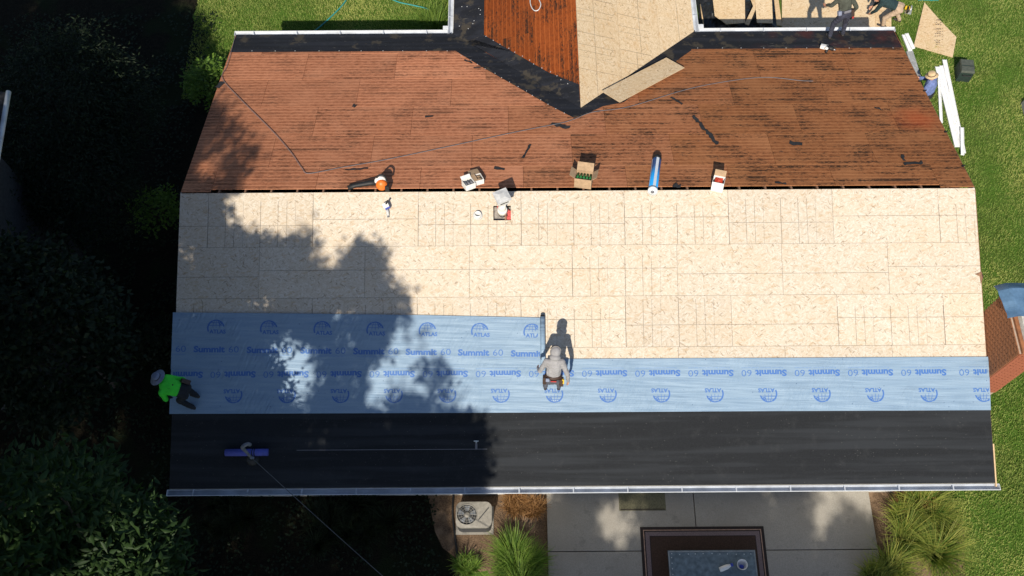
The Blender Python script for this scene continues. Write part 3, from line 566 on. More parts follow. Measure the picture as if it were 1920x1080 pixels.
# wrapped new roll on the ridge
rr = empty('wrapped_roll', 'new bright blue and white wrapped underlayment roll lying across the ridge', 'roll', on(BK, 1224, 356, 0, R_(-11)))
m = MB(); m.tube([(0, -.12, .11), (0, .98, .11)], .108, 28); wr = m.build('wrapper', 'roll_blue', rr, smooth=True)
for a0 in (150, 60): 
    q = MB(); n_ = 5
    for k_ in range(n_):
        a1, a2 = R_(a0+k_*7), R_(a0+k_*7+7); q.add([(math.cos(a1)*.1095, -.11, .11+math.sin(a1)*.1095), (math.cos(a1)*.1095, .97, .11+math.sin(a1)*.1095), (math.cos(a2)*.1095, .97, .11+math.sin(a2)*.1095), (math.cos(a2)*.1095, -.11, .11+math.sin(a2)*.1095)], [(0, 1, 2, 3)])
    q.build('white_band', 'roll_white', wr, smooth=True)
MB().tube([(0, -.20, .11), (0, -.10, .11)], .113, 28).build('end_cap', 'roll_white', rr, smooth=True); MB().tube([(0, -.203, .11), (0, -.15, .11)], .045, 18).build('core', 'grey_pipe', rr, smooth=True)
MB().tube([(0, .96, .11), (0, 1.06, .11)], .111, 28).build('end_cap', 'black', rr, smooth=True)
# leaf blower
lb = empty('leaf_blower', 'orange and white leaf blower with long black tube on the ridge', 'leaf blower', on(BK, 717, 357, 0, R_(4)))
MB().ell((0, .02, .15), (.14, .11, .15)).build('engine_housing', 'orange', lb, smooth=True)
MB().ell((-.02, .10, .20), (.15, .08, .14)).build('fan_cover', 'white_card', lb, smooth=True)
MB().tube(smoothpts([(-.10, .08, .33), (-.02, .06, .42), (.09, .04, .38), (.13, .03, .26)]), .022, 10).build('handle', 'black', lb, smooth=True)
MB().tube([(-.10, .12, .15), (-.3, .13, .13), (-.62, .12, .09), (-.80, .08, .06)], [.075, .062, .05, .06], 14).build('blower_tube', 'black', lb, smooth=True)
MB().box((.12, -.02, .1), (.1, .14, .16)).build('fuel_tank', 'black', lb, bevel=.02)
# boxes
def open_box(name, label, M, sx, sy, sz, m_out, m_in, content, flaps, cm, group=None):
    e = empty(name, label, 'box', M, group); t = .008; b = MB()
    b.box((0, 0, t/2), (sx, sy, t)); 
    for s in (-1, 1): b.box((s*(sx-t)/2, 0, sz/2+t), (t, sy, sz)); b.box((0, s*(sy-t)/2, sz/2+t), (sx-2*t, t, sz))
    b.build('carton', m_out, e)
    for (ax, s, ang, ln) in flaps:
        wd = (sx if ax == 'y' else sy)*.97; rot = (Matrix.Rotation(-s*ang if ax == 'y' else s*ang, 3, 'X' if ax == 'y' else 'Y'))
        o = Vector((0, s*sy/2, sz+t)) if ax == 'y' else Vector((s*sx/2, 0, sz+t)); d = rot @ Vector((0, 0, ln))
        side = Vector((wd/2, 0, 0)) if ax == 'y' else Vector((0, wd/2, 0)); nn = d.normalized().cross(side.normalized())*.004
        MB().add([o-side-nn, o+side-nn, o+side+d-nn, o-side+d-nn, o-side+nn, o+side+nn, o+side+d+nn, o-side+d+nn], [(0, 1, 2, 3), (7, 6, 5, 4), (0, 4, 5, 1), (1, 5, 6, 2), (2, 6, 7, 3), (3, 7, 4, 0)]).build('flap', m_in, e)
    for c in content: c(e)
    return e
def items(m, n, sx, sy, z, ax=0):
    def f(e):
        for i in range(n):
            t = (i+.5)/n-.5; MB().tube([(t*sx, -sy*.38, z), (t*sx, sy*.38, z)] if ax else [(-sx*.38, t*sy, z), (sx*.38, t*sy, z)], min(sx if ax else sy, 1)/n*.42, 10).build('content', m, e, smooth=True)
    return f
open_box('carton', 'small white carton holding grey nail coils on the old plywood by the ridge', on(BK, 879, 350, 0, R_(28)), .25, .24, .15, 'white_card', 'white_card', [items('grey_pipe', 3, .22, .2, .11, 1)], [('y', 1, R_(60), .09)], None)
open_box('carton', 'small carton with tan folded top leaning beside the carton of nail coils', on(BK, 895, 341, 0, R_(22)), .25, .24, .13, 'white_card', 'brown_card', [items('brown_card', 2, .21, .2, .10, 0)], [('y', 1, R_(95), .2), ('x', -1, R_(-75), .1)], None)
open_box('carton', 'open brown cardboard box with green packs inside on the ridge', on(BK, 1094, 345, 0, R_(-12)), .40, .32, .26, 'brown_card', 'brown_card', [items('green_pack', 5, .37, .28, .2, 1), items('white_card', 1, .36, .2, .06)], [('y', 1, R_(35), .2), ('x', 1, R_(50), .15), ('x', -1, R_(55), .15)], None)
open_box('carton', 'open white carton full of red packs straddling the ridge', on(BK, 1345, 353, 0, R_(-18)), .27, .26, .26, 'white_card', 'brown_card', [items('red_pack', 4, .24, .22, .22, 0)], [('y', 1, R_(30), .14)], None)
# hand tool below the ridge
ht = empty('caulking_gun', 'white and blue hand tool with grey barrel on new sheathing below the ridge', 'tool', on(FR, 727, 398, 0, R_(8)))
MB().tube([(0, -.09, .04), (0, .08, .06)], .035, 12).build('barrel', 'galvanised', ht, smooth=True); MB().box((-.01, .13, .12), (.14, .12, .16), RZ(.3)).build('body', 'white_card', ht, bevel=.02)
MB().box((.025, .07, .11), (.12, .035, .12), RZ(.4)).build('band', 'blue_plastic', ht, bevel=.01); MB().tube([(.0, .15, .18), (.06, .22, .24)], .022, 10).build('grip', 'black', ht, smooth=True); MB().tube([(0, -.13, .038), (0, -.09, .04)], .025, 10).build('nozzle', 'grey_pipe', ht, smooth=True)
# nail gun at the back eave
ng = empty('nail_gun', 'white and black nail gun lying at the lower edge of the brown plywood', 'nail gun', on(BK, 1548, 94, 0, R_(-25)))
MB().box((-.06, 0, .09), (.2, .12, .1)).build('magazine', 'white_card', ng, bevel=.02); MB().tube([(.0, .0, .1), (.2, -.03, .1)], .055, 12).build('cylinder', 'black', ng, smooth=True); MB().tube([(.06, -.03, .1), (.04, -.19, .05)], .03, 10).build('grip', 'black', ng, smooth=True); MB().ell((.02, -.10, .12), (.05, .05, .04)).build('battery', 'white_card', ng, smooth=True)
MB().tube([(.18, -.03, .1), (.26, -.04, .09)], .022, 8).build('nose', 'steel', ng, smooth=True)
# roof anchor
an = empty('roof_anchor', 'small silver ring anchor with strap on the black membrane', 'anchor', on(FR, 893, 831, .016))
MB().box((0, -.07, .004), (.05, .14, .006)).build('strap_plate', 'hose_grey', an); 
MB().tube([(.045*math.cos(t*.52), .05, .06+.05*math.sin(t*.52)) for t in range(13)], .013, 8, cap=False).build('ring', 'white_metal', an, smooth=True); MB().tube([(0, -.0, .01), (0, .05, .02)], .018, 8).build('shank', 'steel', an, smooth=True)
# service mast with weatherhead, blue foam roll and the overhead cable
mb = FR.W(474, 861); ms = empty('service_mast', 'grey electrical mast with weatherhead rising through the shaded black membrane', 'mast', Matrix.Translation(mb))
MB().tube([(0, 0, -.15), (0, 0, .78)], .032, 14).build('pipe', 'grey_pipe', ms, smooth=True); MB().tube(smoothpts([(0, 0, .74), (-.02, .03, .86), (.07, .09, .88), (.12, .11, .78)], 4), [.04]*4+[.043]*9, 12).build('weatherhead', 'grey_pipe', ms, smooth=True)
MB().lathe([(.17, 0), (.12, .03), (.05, .09)], 18, FR.M(0, 0, 0).to_3x3().to_4x4()).build('roof_boot', 'black', ms, smooth=True); MB().box((.05, -.04, .24), (.09, .05, .05)).build('wire_clamp', 'steel', ms, bevel=.01)
nd = empty('foam_roll', 'blue foam roll lying behind the grey mast on black membrane', 'roll', on(FR, 465, 848, .016))
MB().tube([(-.48, 0, .085), (.48, 0, .085)], .08, 20).build('foam', 'noodle', nd, smooth=True)
for x in (.12, .17): MB().tube([(x, 0, .085), (x+.022, 0, .085)], .0815, 20).build('tie', 'black', nd, smooth=True)
A_ = mb+Vector((.07, -.06, .24)); Bp = G(724, 1086, 3.3)
tag(MB().tube([A_.lerp(Bp, t/14)+Vector((0, 0, -.25*math.sin(math.pi*t/14))) for t in range(15)] + [Bp+(Bp-A_)*.8+Vector((0, 0, .3))], .0075, 6).build('overhead_cable', 'wire', smooth=True), 'thin grey overhead cable running off from the mast past the gutter', 'cable')
# hoses
def hose(name, label, pts, r, m): return tag(MB().tube(smoothpts(pts, 7), r, 7).build(name, m, smooth=True), label, 'hose')
HP = [(441, 66), (434, 95), (425, 125), (417, 147), (450, 185), (510, 245), (545, 285), (566, 315), (580, 325), (640, 314), (720, 300), (830, 277), (960, 249), (1050, 231), (1075, 224), (1112, 210), (1180, 200), (1290, 167), (1380, 150), (1440, 145), (1500, 151), (1525, 152)]
hose('air_hose', 'long thin grey air hose snaking across the old plywood', [BK.W(x, y, .03) for x, y in HP], .0075, 'hose_grey')
hose('garden_hose', 'thin dark teal hose on the lawn beyond the back eave', [G(x, y, .05) for x, y in ((585, 62), (600, 50), (618, 34), (640, 12), (652, -6), (665, -40))], .022, 'hose_teal')
hose('garden_hose', 'bright teal hose beside the grass clump on the back lawn', [G(x, y, .05) for x, y in ((715, -12), (745, 3), (775, 10), (802, 17), (818, 30))], .022, 'hose_teal')
hose('air_hose', 'looped pale hose end on the dark red wing plywood', [WL.W(x, y, .03) for x, y in ((996, -20), (994, 2), (997, 14), (1003, 20), (1010, 18), (1014, 8), (1010, -4), (1012, -20))], .014, 'galvanised')
# felt scraps left on the old plywood
SC = [((1033, 233), (1068, 241), 9, 'wide flat scrap below the valley point'), ((1300, 218), (1346, 272), 7, 'long narrow strip slanting down'), ((994, 272), (981, 298), 4, 'thin curled strip'), ((1480, 268), (1504, 272), 10, 'ragged star-shaped scrap'), ((1692, 291), (1695, 302), 6, 'short upright scrap beside a bent strip'), ((1694, 309), (1730, 306), 7, 'bent strip near the right rake'), ((926, 317), (946, 319), 6, 'short flat scrap near the flue'),
      ((797, 219), (812, 219), 4, 'tiny bar-shaped scrap'), ((1453, 344), (1474, 345), 5, 'narrow scrap at the ridge slot'), ((1258, 183), (1278, 197), 4, 'thin splinter beside the loose board'), ((647, 320), (690, 317), 3, 'thin dark sliver left of the blower'), ((888, 128), (922, 126), 3, 'sliver poking from the valley edge'), ((870, 113), (886, 119), 4, 'curled shred at the valley'), ((661, 199), (668, 200), 8, 'small black lump of felt'), ((1262, 348), (1276, 351), 8, 'dark chip between roll and white carton'), ((410, 166), (419, 155), 9, 'dark triangle at the left rake'), ((1640, 203), (1652, 206), 5, 'small dark shred on the right plywood')]
for (p0, p1, wd, ds) in SC:
    a = Vector((*BK.px(*p0), 0)); b = Vector((*BK.px(*p1), 0)); d = b-a; ln = d.length; nn = Vector((-d.y, d.x, 0)).normalized()*(wd/68/2); n_ = max(3, int(ln/.08)); top, bot = [], []
    for i in range(n_+1):
        t = i/n_; q = a.lerp(b, t)+nn*random.uniform(-.5, .5); top.append(q+nn*random.uniform(.5, 1.3)); bot.append(q-nn*random.uniform(.5, 1.3))
    pts = [(q.x, q.y) for q in top]+[(q.x, q.y) for q in reversed(bot)]; ox, oy = a.x, a.y; m = MB(); hh = [random.uniform(.006, .03) for _ in pts]
    vs = [(x-ox, y-oy, h) for (x, y), h in zip(pts, hh)]; N_ = len(vs); fs = []
    for i in range(n_): fs += [(i, i+1, N_-2-i, N_-1-i)]
    vs2 = [(x, y, h+.004) for x, y, h in vs]; m.add(vs+vs2, [tuple(reversed(f)) if 0 else f for f in fs]+[tuple(N_+j for j in reversed(f)) for f in fs]); o = m.build('felt_scrap', 'black_rubber', None, BK.M(ox, oy, .001))
    tag(o, 'torn black felt, ' + ds, 'felt scrap', 'scraps of black felt on the old plywood')
# loose OSB board over the right valley
lo = [BK.px(*q) for q in ((1127, 181), (1248, 118), (1282, 137), (1161, 202))]
tag(sheet('loose_board', BK, lo, .16, .172, 'osb_plain', None), 'loose OSB strip lying over the black valley of the wing', 'board')
for q in ((1150, 185), (1255, 134)):
    pass
# ------------------------------------------------------------------ lawn things, back and right
def board(name, label, pts, z, m='osb_plain', cat='board', rot=0, th=.014, group=None): return tag(MB().prism([(p_.x, p_.y) for p_ in [G(*q, z) for q in pts]], z, z+th).build(name, m), label, cat, group)
oc = board('osb_offcut', 'five-sided OSB offcut with dark stamp lying on the grass', [(1733, 5), (1761, 37), (1793, 70), (1786, 108), (1713, 87)], .04)
st = MB()
for i in range(12):
    if i in (3, 8): continue
    p = G(1756.5+i*.35, 84-i*4.2, .055)
    for dx in (-.07, 0, .07): 
        if random.random() < .85: st.box((p.x+dx, p.y+random.uniform(-.01, .01), .0555), (.05, .022, .001))
    if i % 2: st.box((p.x+.02, p.y+.03, .0556), (.14, .014, .001))
for i in range(5): p = G(1767, 74-i*5, .055); st.box((p.x, p.y, .0555), (.04, .015, .001))
st.build('printed_stamp', 'stamp', oc)
board('osb_board', 'large OSB work board on the ground under the man in olive shirt', [(1466, -70), (1668, -70), (1668, 60), (1466, 60)], .06, 'osb_tan')
board('osb_board', 'narrow OSB board along the grass edge of the work area', [(1640, -60), (1671, -60), (1671, 62), (1642, 62)], .076, 'osb_plain')
board('osb_board', 'OSB scrap on the debris beside the wing gutter', [(1333, -30), (1396, -30), (1397, 43), (1362, 46), (1340, 30)], .34, 'osb_plain')
board('osb_board', 'slanted OSB offcut between the debris and the upright plank', [(1396, 45), (1412, 12), (1400, -20), (1424, -30), (1420, 10), (1404, 48)], .38, 'osb_plain')
board('osb_board', 'pale OSB panel standing on the debris pile', [(1413, -30), (1446, -30), (1449, 44), (1419, 43)], .42, 'osb_tan')
board('plank', 'weathered plank lying across the debris beside the work board', [(1448, -30), (1455, -30), (1466, 50), (1456, 48)], .46, 'new_wood', 'plank', th=.04)
def crumple(name, label, cx, cy, sx, sy, hh, m, seed, n=26):
    rr_ = random.Random(seed); vs = []; fs = []
    for j in range(n):
        for i in range(n):
            u, v = i/(n-1)-.5, j/(n-1)-.5; x, y = cx+u*sx*(1+.2*mnoise.noise((v*4, seed, 0))), cy+v*sy*(1+.2*mnoise.noise((u*4, seed, 3)))
            e = max(0, 1-(2*max(abs(u), abs(v)))**6); z = hh*e*(.35+.65*abs(mnoise.noise((x*2.6, y*2.6, seed)))+.4*abs(mnoise.noise((x*6, y*6, seed+9))))+.02; vs.append((x, y, z))
    for j in range(n-1):
        for i in range(n-1): a = j*n+i; fs.append((a, a+1, a+n+1, a+n))
    return tag(MB().add(vs, fs).build(name, m), label, 'plastic sheet')
p = G(1330, 15); crumple('plastic_sheet', 'crumpled shiny black plastic beside the wing gutter', p.x+.1, p.y, 1.0, 2.4, .26, 'dark_film', 3)
p = G(1400, 20); crumple('plastic_sheet', 'black plastic spread under the OSB scraps', p.x, p.y, 1.9, 1.9, .13, 'dark_film', 8)
tag(MB().tube([G(1313, 8, .35), G(1319, 46, .3)], .02, 8).build('debris_stick', 'new_wood', smooth=True), 'thin stick lying on the crumpled black plastic', 'stick')
# white vinyl lengths
def chan(p0, p1, wd, label, z=.03, hgt=.045):
    a, b = G(*p0, z), G(*p1, z); d = b-a; ang = math.atan2(d.y, d.x); m = MB(); ln = d.length
    m.prism([(-wd/2, 0), (wd/2, 0), (wd/2, hgt), (wd/2-.012, hgt), (wd/2-.02, hgt*.5), (0, hgt*.62), (-wd/2+.02, hgt*.5), (-wd/2+.012, hgt), (-wd/2, hgt)], 0, ln, fr=lambda x, y, h: Vector((h, x, y)))
    me = m.mesh('x'); bm = bmesh.new(); bm.from_mesh(me); bmesh.ops.recalc_face_normals(bm, faces=bm.faces[:]); bm.to_mesh(me); bm.free()
    o = link('vinyl_length', me, 'vinyl', None, Matrix.Translation(a) @ Matrix.Rotation(ang, 4, 'Z')); tag(o, label, 'siding', 'white vinyl lengths on the lawn')
chan((1770, 113), (1806, 288), .13, 'white vinyl length lying nearest the dark green case'); chan((1764, 124), (1803, 280), .11, 'white vinyl length in the middle of the bundle', .03); chan((1757, 126), (1794, 276), .15, 'wide white vinyl length with rounded upper end beside the straw hat', .032); chan((1760, 150), (1764, 231), .09, 'short white vinyl length beside the roof rake'); chan((1803, 240), (1804, 291), .1, 'white vinyl length sticking out at the lower end of the bundle', .10)
chan((1694, 66), (1706, 96), .12, 'pale channel leaning by the right back corner of the roof', 1.2); chan((1699, 64), (1712, 92), .1, 'second pale channel beside the back corner gutter end', 1.25)
pa, pb = G(1705, 96, .9), G(1722, 150, .9); d = pb-pa
tag(MB().box((0, 0, 0), (d.length, .20, .05)).build('scaffold_plank', 'plank_grey', None, Matrix.Translation((pa+pb)/2) @ Matrix.Rotation(math.atan2(d.y, d.x), 4, 'Z'), bevel=.006), 'grey scaffold plank beside the right gable wall', 'plank')
for q in (.15, .85):
    pass
sh = pa.lerp(pb, .5); tr = empty('sawhorse', 'dark sawhorse under the grey scaffold plank', 'sawhorse', Matrix.Translation((sh.x, sh.y, 0)) @ Matrix.Rotation(math.atan2(d.y, d.x), 4, 'Z'))
MB().box((0, 0, .83), (d.length*.85, .09, .08)).build('beam', 'rafter_wood', tr)
for sx in (-1, 1):
    for sy in (-1, 1): MB().tube([(sx*d.length*.38, 0, .82), (sx*d.length*.42, sy*.25, 0)], .03, 6).build('leg', 'rafter_wood', tr)
# tool case
cs = empty('tool_case', 'dark green plastic tool case standing on the lawn', 'case', Matrix.Translation(G(1802, 142, .0)) @ Matrix.Rotation(R_(-7), 4, 'Z'))
MB().box((0, 0, .22), (.42, .5, .44), taper=.94).build('case_body', 'case_dark', cs, bevel=.03); l_ = MB().box((0, 0, .47), (.42, .5, .07), taper=.9).build('case_lid', 'case_green', cs, bevel=.02)
for y in (-.02, ): MB().box((0, y, .51), (.38, .02, .015)).build('lid_groove', 'case_dark', l_)
MB().tube([(-.12, -.27, .36), (-.12, -.31, .38), (.12, -.31, .38), (.12, -.27, .36)], .015, 8).build('handle', 'black', cs); MB().box((.22, .0, .4), (.02, .08, .08)).build('latch', 'black', cs)
# small dark box at the far right
MB_ = G(1922, 205, 0); bx = empty('meter_box', 'small dark metal box set in worn grass', 'box', Matrix.Translation(MB_)); MB().box((.05, 0, .12), (.3, .42, .24), taper=.92).build('housing', 'plank_grey', bx, bevel=.02); MB().box((.05, 0, .245), (.2, .3, .02)).build('lid', 'leather', bx)
tw = G(1740, -3, 0); tag(MB().prism([(-.35, -.1), (.3, -.12), (.34, .14), (-.3, .2)], .01, .05).build('cloth_piece', 'hose_teal', None, Matrix.Translation(tw)), 'pale teal cloth on the grass beyond the OSB offcut', 'cloth')
# circular saw
cw = empty('circular_saw', 'yellow circular saw on the grass beside the khaki trousers', 'saw', Matrix.Translation(G(1702, 22, .0)) @ Matrix.Rotation(R_(70), 4, 'Z'))
MB().box((0, 0, .06), (.3, .2, .012)).build('base_plate', 'saw_metal', cw); MB().tube([(0, .0, .15), (0, .14, .15)], .07, 16).build('motor', 'yellow', cw, smooth=True); MB().tube([(0, -.05, .14), (0, -.02, .14)], .12, 20).build('blade_guard', 'saw_metal', cw, smooth=True); MB().tube(smoothpts([(-.02, .05, .2), (-.08, .06, .28), (-.18, .05, .26), (-.2, .04, .14)], 4), .025, 8).build('handle', 'black', cw, smooth=True)
hose('power_cord', 'thin black cord curling on the narrow OSB board', [G(x, y, .11) for x, y in ((1690, 28), (1672, 29), (1660, 36), (1659, 46), (1665, 54))], .012, 'black')
# blue wrap over the chimney
vs = []; fs = []; n_ = 22
for j in range(n_):
    for i in range(n_):
        u, v = i/(n_-1), j/(n_-1); x = X0-.14+u*.95; y = Y0+.80+v*.88
        z = ZT+.21+.05*mnoise.noise((x*3, y*3, 1))
        if x < X0+.06: z -= (X0+.06-x)*(.7+.25*mnoise.noise((y*4, 0, 2)))
        if y > Y1: z -= (y-Y1)*.9
        if x > X0+.62: z -= (x-X0-.62)*1.2
        vs.append((x+.05*mnoise.noise((y*2, 3, 3)), y, z))
for j in range(n_-1):
    for i in range(n_-1): a = j*n_+i; fs.append((a, a+1, a+n_+1, a+n_))
tag(MB().add(vs, fs).build('blue_tarp', 'tarp'), 'blue sheet draped over the top of the brick chimney', 'tarp')
# ------------------------------------------------------------------ front yard things
p0, p1 = G(855, 941, .72), G(922, 989, .72); cx, cy = (p0.x+p1.x)/2, (p0.y+p1.y)/2
ac = empty('air_conditioner', 'beige outdoor air conditioner with round fan grille under the eave', 'air conditioner', Matrix.Translation((cx, cy, 0)))
W2, D2 = (p1.x-p0.x)/2, abs(p1.y-p0.y)/2
def rrect(w_, d_, r, n=6): return [(sx*(w_-r)+r*math.cos(a), sy*(d_-r)+r*math.sin(a)) for sx, sy, a0 in ((1, 1, 0), (-1, 1, 90), (-1, -1, 180), (1, -1, 270)) for a in [R_(a0+90*k_/n) for k_ in range(n+1)]]
MB().prism(rrect(W2-.02, D2-.02, .13), .05, .69).build('cabinet', 'ac_dark', ac)
fx, fr_ = -W2*.38, D2*.80
tp = bmesh.new(); outer = [tp.verts.new((x, y, .72)) for x, y in rrect(W2, D2, .15)]; inner = [tp.verts.new((fx+fr_*math.cos(2*math.pi*k_/28), fr_*math.sin(2*math.pi*k_/28), .735)) for k_ in range(28)]
eo = [tp.edges.new((outer[i], outer[(i+1) % 28])) for i in range(28)]; ei = [tp.edges.new((inner[i], inner[(i+1) % 28])) for i in range(28)]; bmesh.ops.bridge_loops(tp, edges=eo+ei)
bmesh.ops.recalc_face_normals(tp, faces=tp.faces[:]); ex = bmesh.ops.extrude_edge_only(tp, edges=eo); bmesh.ops.translate(tp, vec=(0, 0, -.09), verts=[g for g in ex['geom'] if isinstance(g, bmesh.types.BMVert)])
me = bpy.data.meshes.new('top_panel'); tp.to_mesh(me); tp.free(); tpn = link('top_panel', me, 'ac_beige', ac)
if me.polygons[0].normal.z < 0: me.flip_normals()
MB().tube([(fx+fr_*math.cos(2*math.pi*k_/28), fr_*math.sin(2*math.pi*k_/28), .735) for k_ in range(29)], .012, 6, cap=False).build('grille_ring', 'ac_beige', tpn)
for k_ in range(16): a = 2*math.pi*k_/16; MB().tube([(fx+.07*math.cos(a), .07*math.sin(a), .75), (fx+fr_*math.cos(a), fr_*math.sin(a), .735)], .004, 5).build('grille_wire', 'ac_beige', tpn)
for r in (.14, .2): MB().tube([(fx+r*math.cos(2*math.pi*k_/24), r*math.sin(2*math.pi*k_/24), .747) for k_ in range(25)], .004, 5, cap=False).build('grille_wire', 'ac_beige', tpn)
for k_ in range(5):
    a = 2*math.pi*k_/5+.3; MB().add([(fx+.05*math.cos(a-.3), .05*math.sin(a-.3), .70), (fx+fr_*.92*math.cos(a-.32), fr_*.92*math.sin(a-.32), .712), (fx+fr_*.92*math.cos(a+.28), fr_*.92*math.sin(a+.28), .693), (fx+.05*math.cos(a+.4), .05*math.sin(a+.4), .695)], [(0, 1, 2, 3)]).build('fan_blade', 'blade_metal', ac)
MB().lathe([(.07, .69), (.07, .735), (.04, .75), (.001, .75)], 18, Matrix.Translation((fx, 0, 0))).build('fan_hub', 'ac_beige', ac, smooth=True)
MB().box((W2*.55, D2*.05, .7405), (.02, D2*1.2, .004), RZ(-.7)).build('panel_crease', 'ac_dark', ac)
MB().box((cx*0, 0, .03), (2*W2+.06, 2*D2+.06, .06)).build('pad', 'concrete', ac)
hose('refrigerant_line', 'black line running along the soil beside the air conditioner', [(cx-W2-.1, cy+.7, .05), (cx-W2-.12, cy+.2, .06), (cx-W2-.05, cy-.4, .05), (cx-W2+.02, cy-.95, .04), (cx-W2-.1, cy-1.2, .04)], .025, 'black')
a, b = G(1200, 988, .11), G(1432, 990, .11); yb2 = a.y-2.6
rug = empty('rug', 'dark brown patio rug with mauve and tan border bands', 'rug', Matrix.Translation(((a.x+b.x)/2, (a.y+yb2)/2, .0915))); rw, rd = (b.x-a.x)/2, (a.y-yb2)/2
MB().box((0, 0, .004), (2*rw, 2*rd, .008)).build('rug_body', 'rug_dark', rug)
for ins_, wd, m, z in ((.07, .022, 'rug_tan', .0095), (.12, .10, 'rug_mauve', .0095)):
    for sx in (-1, 1): MB().box((sx*(rw-ins_-wd/2), 0, z), (wd, 2*(rd-ins_), .003)).build('border_band', m, rug); MB().box((0, sx*(rd-ins_-wd/2), z), (2*(rw-ins_-wd)-.002, wd, .003)).build('border_band', m, rug)
MB().box((0, 0, .0095), (2*(rw-.24), 2*(rd-.24), .003)).build('rug_field', 'rug_brown', rug)
a, b = G(1252, 1032, .56), G(1416, 1033, .56); tb = empty('patio_table', 'low patio table with blue grey top on the rug', 'table', Matrix.Translation(((a.x+b.x)/2, a.y-.55, .103))); tw_ = b.x-a.x
MB().box((0, 0, .44), (tw_, 1.1, .035)).build('table_top', 'table_top', tb, bevel=.008)
for sx in (-1, 1):
    MB().box((sx*(tw_/2-.02), 0, .462), (.02, 1.06, .006)).build('edge_trim', 'plank_grey', tb)
    for sy in (-1, 1): MB().tube([(sx*(tw_/2-.08), sy*.46, 0), (sx*(tw_/2-.06), sy*.48, .425)], .025, 8).build('leg', 'black', tb)
MB().box((0, .52, .462), (tw_-.06, .02, .006)).build('edge_trim', 'plank_grey', tb)
stm = MB().lathe([(.011, 0), (.010, .004), (.001, .006)], 8).mesh('rivet'); stm.materials.append(MATS['white_card'])
for i in range(11): link('rivet', stm, None, tb, Matrix.Translation((-tw_/2+.1+i*(tw_-.2)/10+random.uniform(-.02, .02), .46+random.uniform(-.015, .015), .4575)))
for i in range(5): link('rivet', stm, None, tb, Matrix.Translation((-tw_/2+.08, .38-i*.13, .4575)))
ztb = .103+.458; pb_ = G(1366, 1062, ztb); pb_.y -= .0
sp = empty('spray_bottle', 'white plastic bottle with blue cap on the patio table', 'bottle', Matrix.Translation((pb_.x, pb_.y, ztb+.06)) @ Matrix.Rotation(R_(20), 4, 'Z') @ Matrix.Rotation(R_(82), 4, 'Y'))
MB().lathe([(.055, -.24), (.06, -.2), (.058, -.05), (.03, .03), (.03, .05)], 16).build('bottle_body', 'white_card', sp, smooth=True); MB().lathe([(.04, .04), (.04, .10), (.001, .105)], 14).build('cap', 'blue_plastic', sp, smooth=True)
pb_ = G(1390, 1060, ztb+.05); bw = empty('bucket', 'open round bucket with blue rag on the patio table', 'bucket', Matrix.Translation((pb_.x, pb_.y, ztb))); MB().lathe([(.09, 0), (.12, .17), (.128, .17), (.122, .165), (.112, .16), (.085, .012), (.001, .012)], 24).build('pail', 'white_card', bw, smooth=True); MB().ell((.0, -.03, .06), (.06, .05, .05)).build('rag', 'blue_plastic', bw, smooth=True)
a, b = G(1159, 915, .1), G(1249, 957, .1); dm = empty('door_mat', 'olive brown door mat on the concrete by the house', 'mat', Matrix.Translation(((a.x+b.x)/2, (a.y+b.y)/2, .0915))); MB().box((0, 0, .006), (b.x-a.x, a.y-b.y, .012)).build('mat_body', 'mat_olive', dm)
for s in (-1, 1): MB().box((0, s*((a.y-b.y)/2-.03), .0135), (b.x-a.x-.06, .02, .003)).build('mat_rib', 'rug_dark', dm)
# neighbour's shed at the left edge
ga, gb = G(16, 172, 7.3), G(-4, 290, 7.3); gd = (gb-ga).normalized(); gn = Vector((gd.y, -gd.x, 0)); gn = gn if gn.x < 0 else -gn
nb = empty('neighbour_house', 'neighbouring house in deep shade showing only a pale roof edge pipe', 'house', Matrix.Translation(Vector((ga.x, ga.y, 0))))
l0 = ga-nb.location
MB().tube([l0, l0+gd*.9, l0+gd*4.5], .055, 10).build('gutter', 'gutter_inside', nb, smooth=True)
RN = Matrix((gd, gn, Vector((0, 0, 1)))).transposed()
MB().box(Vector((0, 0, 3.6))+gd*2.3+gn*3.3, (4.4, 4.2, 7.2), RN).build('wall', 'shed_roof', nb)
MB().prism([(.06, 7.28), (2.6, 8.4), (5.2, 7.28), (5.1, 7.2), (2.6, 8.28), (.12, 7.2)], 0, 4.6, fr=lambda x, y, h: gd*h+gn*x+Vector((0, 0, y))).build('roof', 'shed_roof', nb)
# ------------------------------------------------------------------ grasses, shrubs, trees
def leafmesh(name, P, T, S, W, shade, m, parent=None, M=None, bend=.18):
    """one 4-vertex folded leaf per row: base P, tip direction T (len), side S, half width W"""
    n = len(P); V = np.empty((n, 4, 3), np.float32); Nn = np.cross(T, S); Nn /= np.linalg.norm(Nn, axis=1)[:, None]+1e-9; L_ = np.linalg.norm(T, axis=1)[:, None]
    V[:, 0] = P; V[:, 1] = P+T*.45+S*W[:, None]+Nn*L_*bend*.5; V[:, 2] = P+T-Nn*L_*bend; V[:, 3] = P+T*.45-S*W[:, None]+Nn*L_*bend*.5
    F = (np.arange(n)[:, None]*4+np.array([[0, 1, 2, 0, 2, 3]])).reshape(-1); me = bpy.data.meshes.new(name); me.vertices.add(n*4); me.vertices.foreach_set('co', V.reshape(-1)); me.loops.add(n*6); me.loops.foreach_set('vertex_index', F.astype(np.int32))
    me.polygons.add(n*2); me.polygons.foreach_set('loop_start', np.arange(0, n*6, 3, dtype=np.int32)); me.polygons.foreach_set('loop_total', np.full(n*2, 3, np.int32)); me.update(calc_edges=True)
    at = me.attributes.new('shade', 'FLOAT', 'POINT'); at.data.foreach_set('value', np.repeat(shade.astype(np.float32), 4)); return link(name, me, m, parent, M)
def unit(a): return a/(np.linalg.norm(a, axis=-1, keepdims=True)+1e-9)
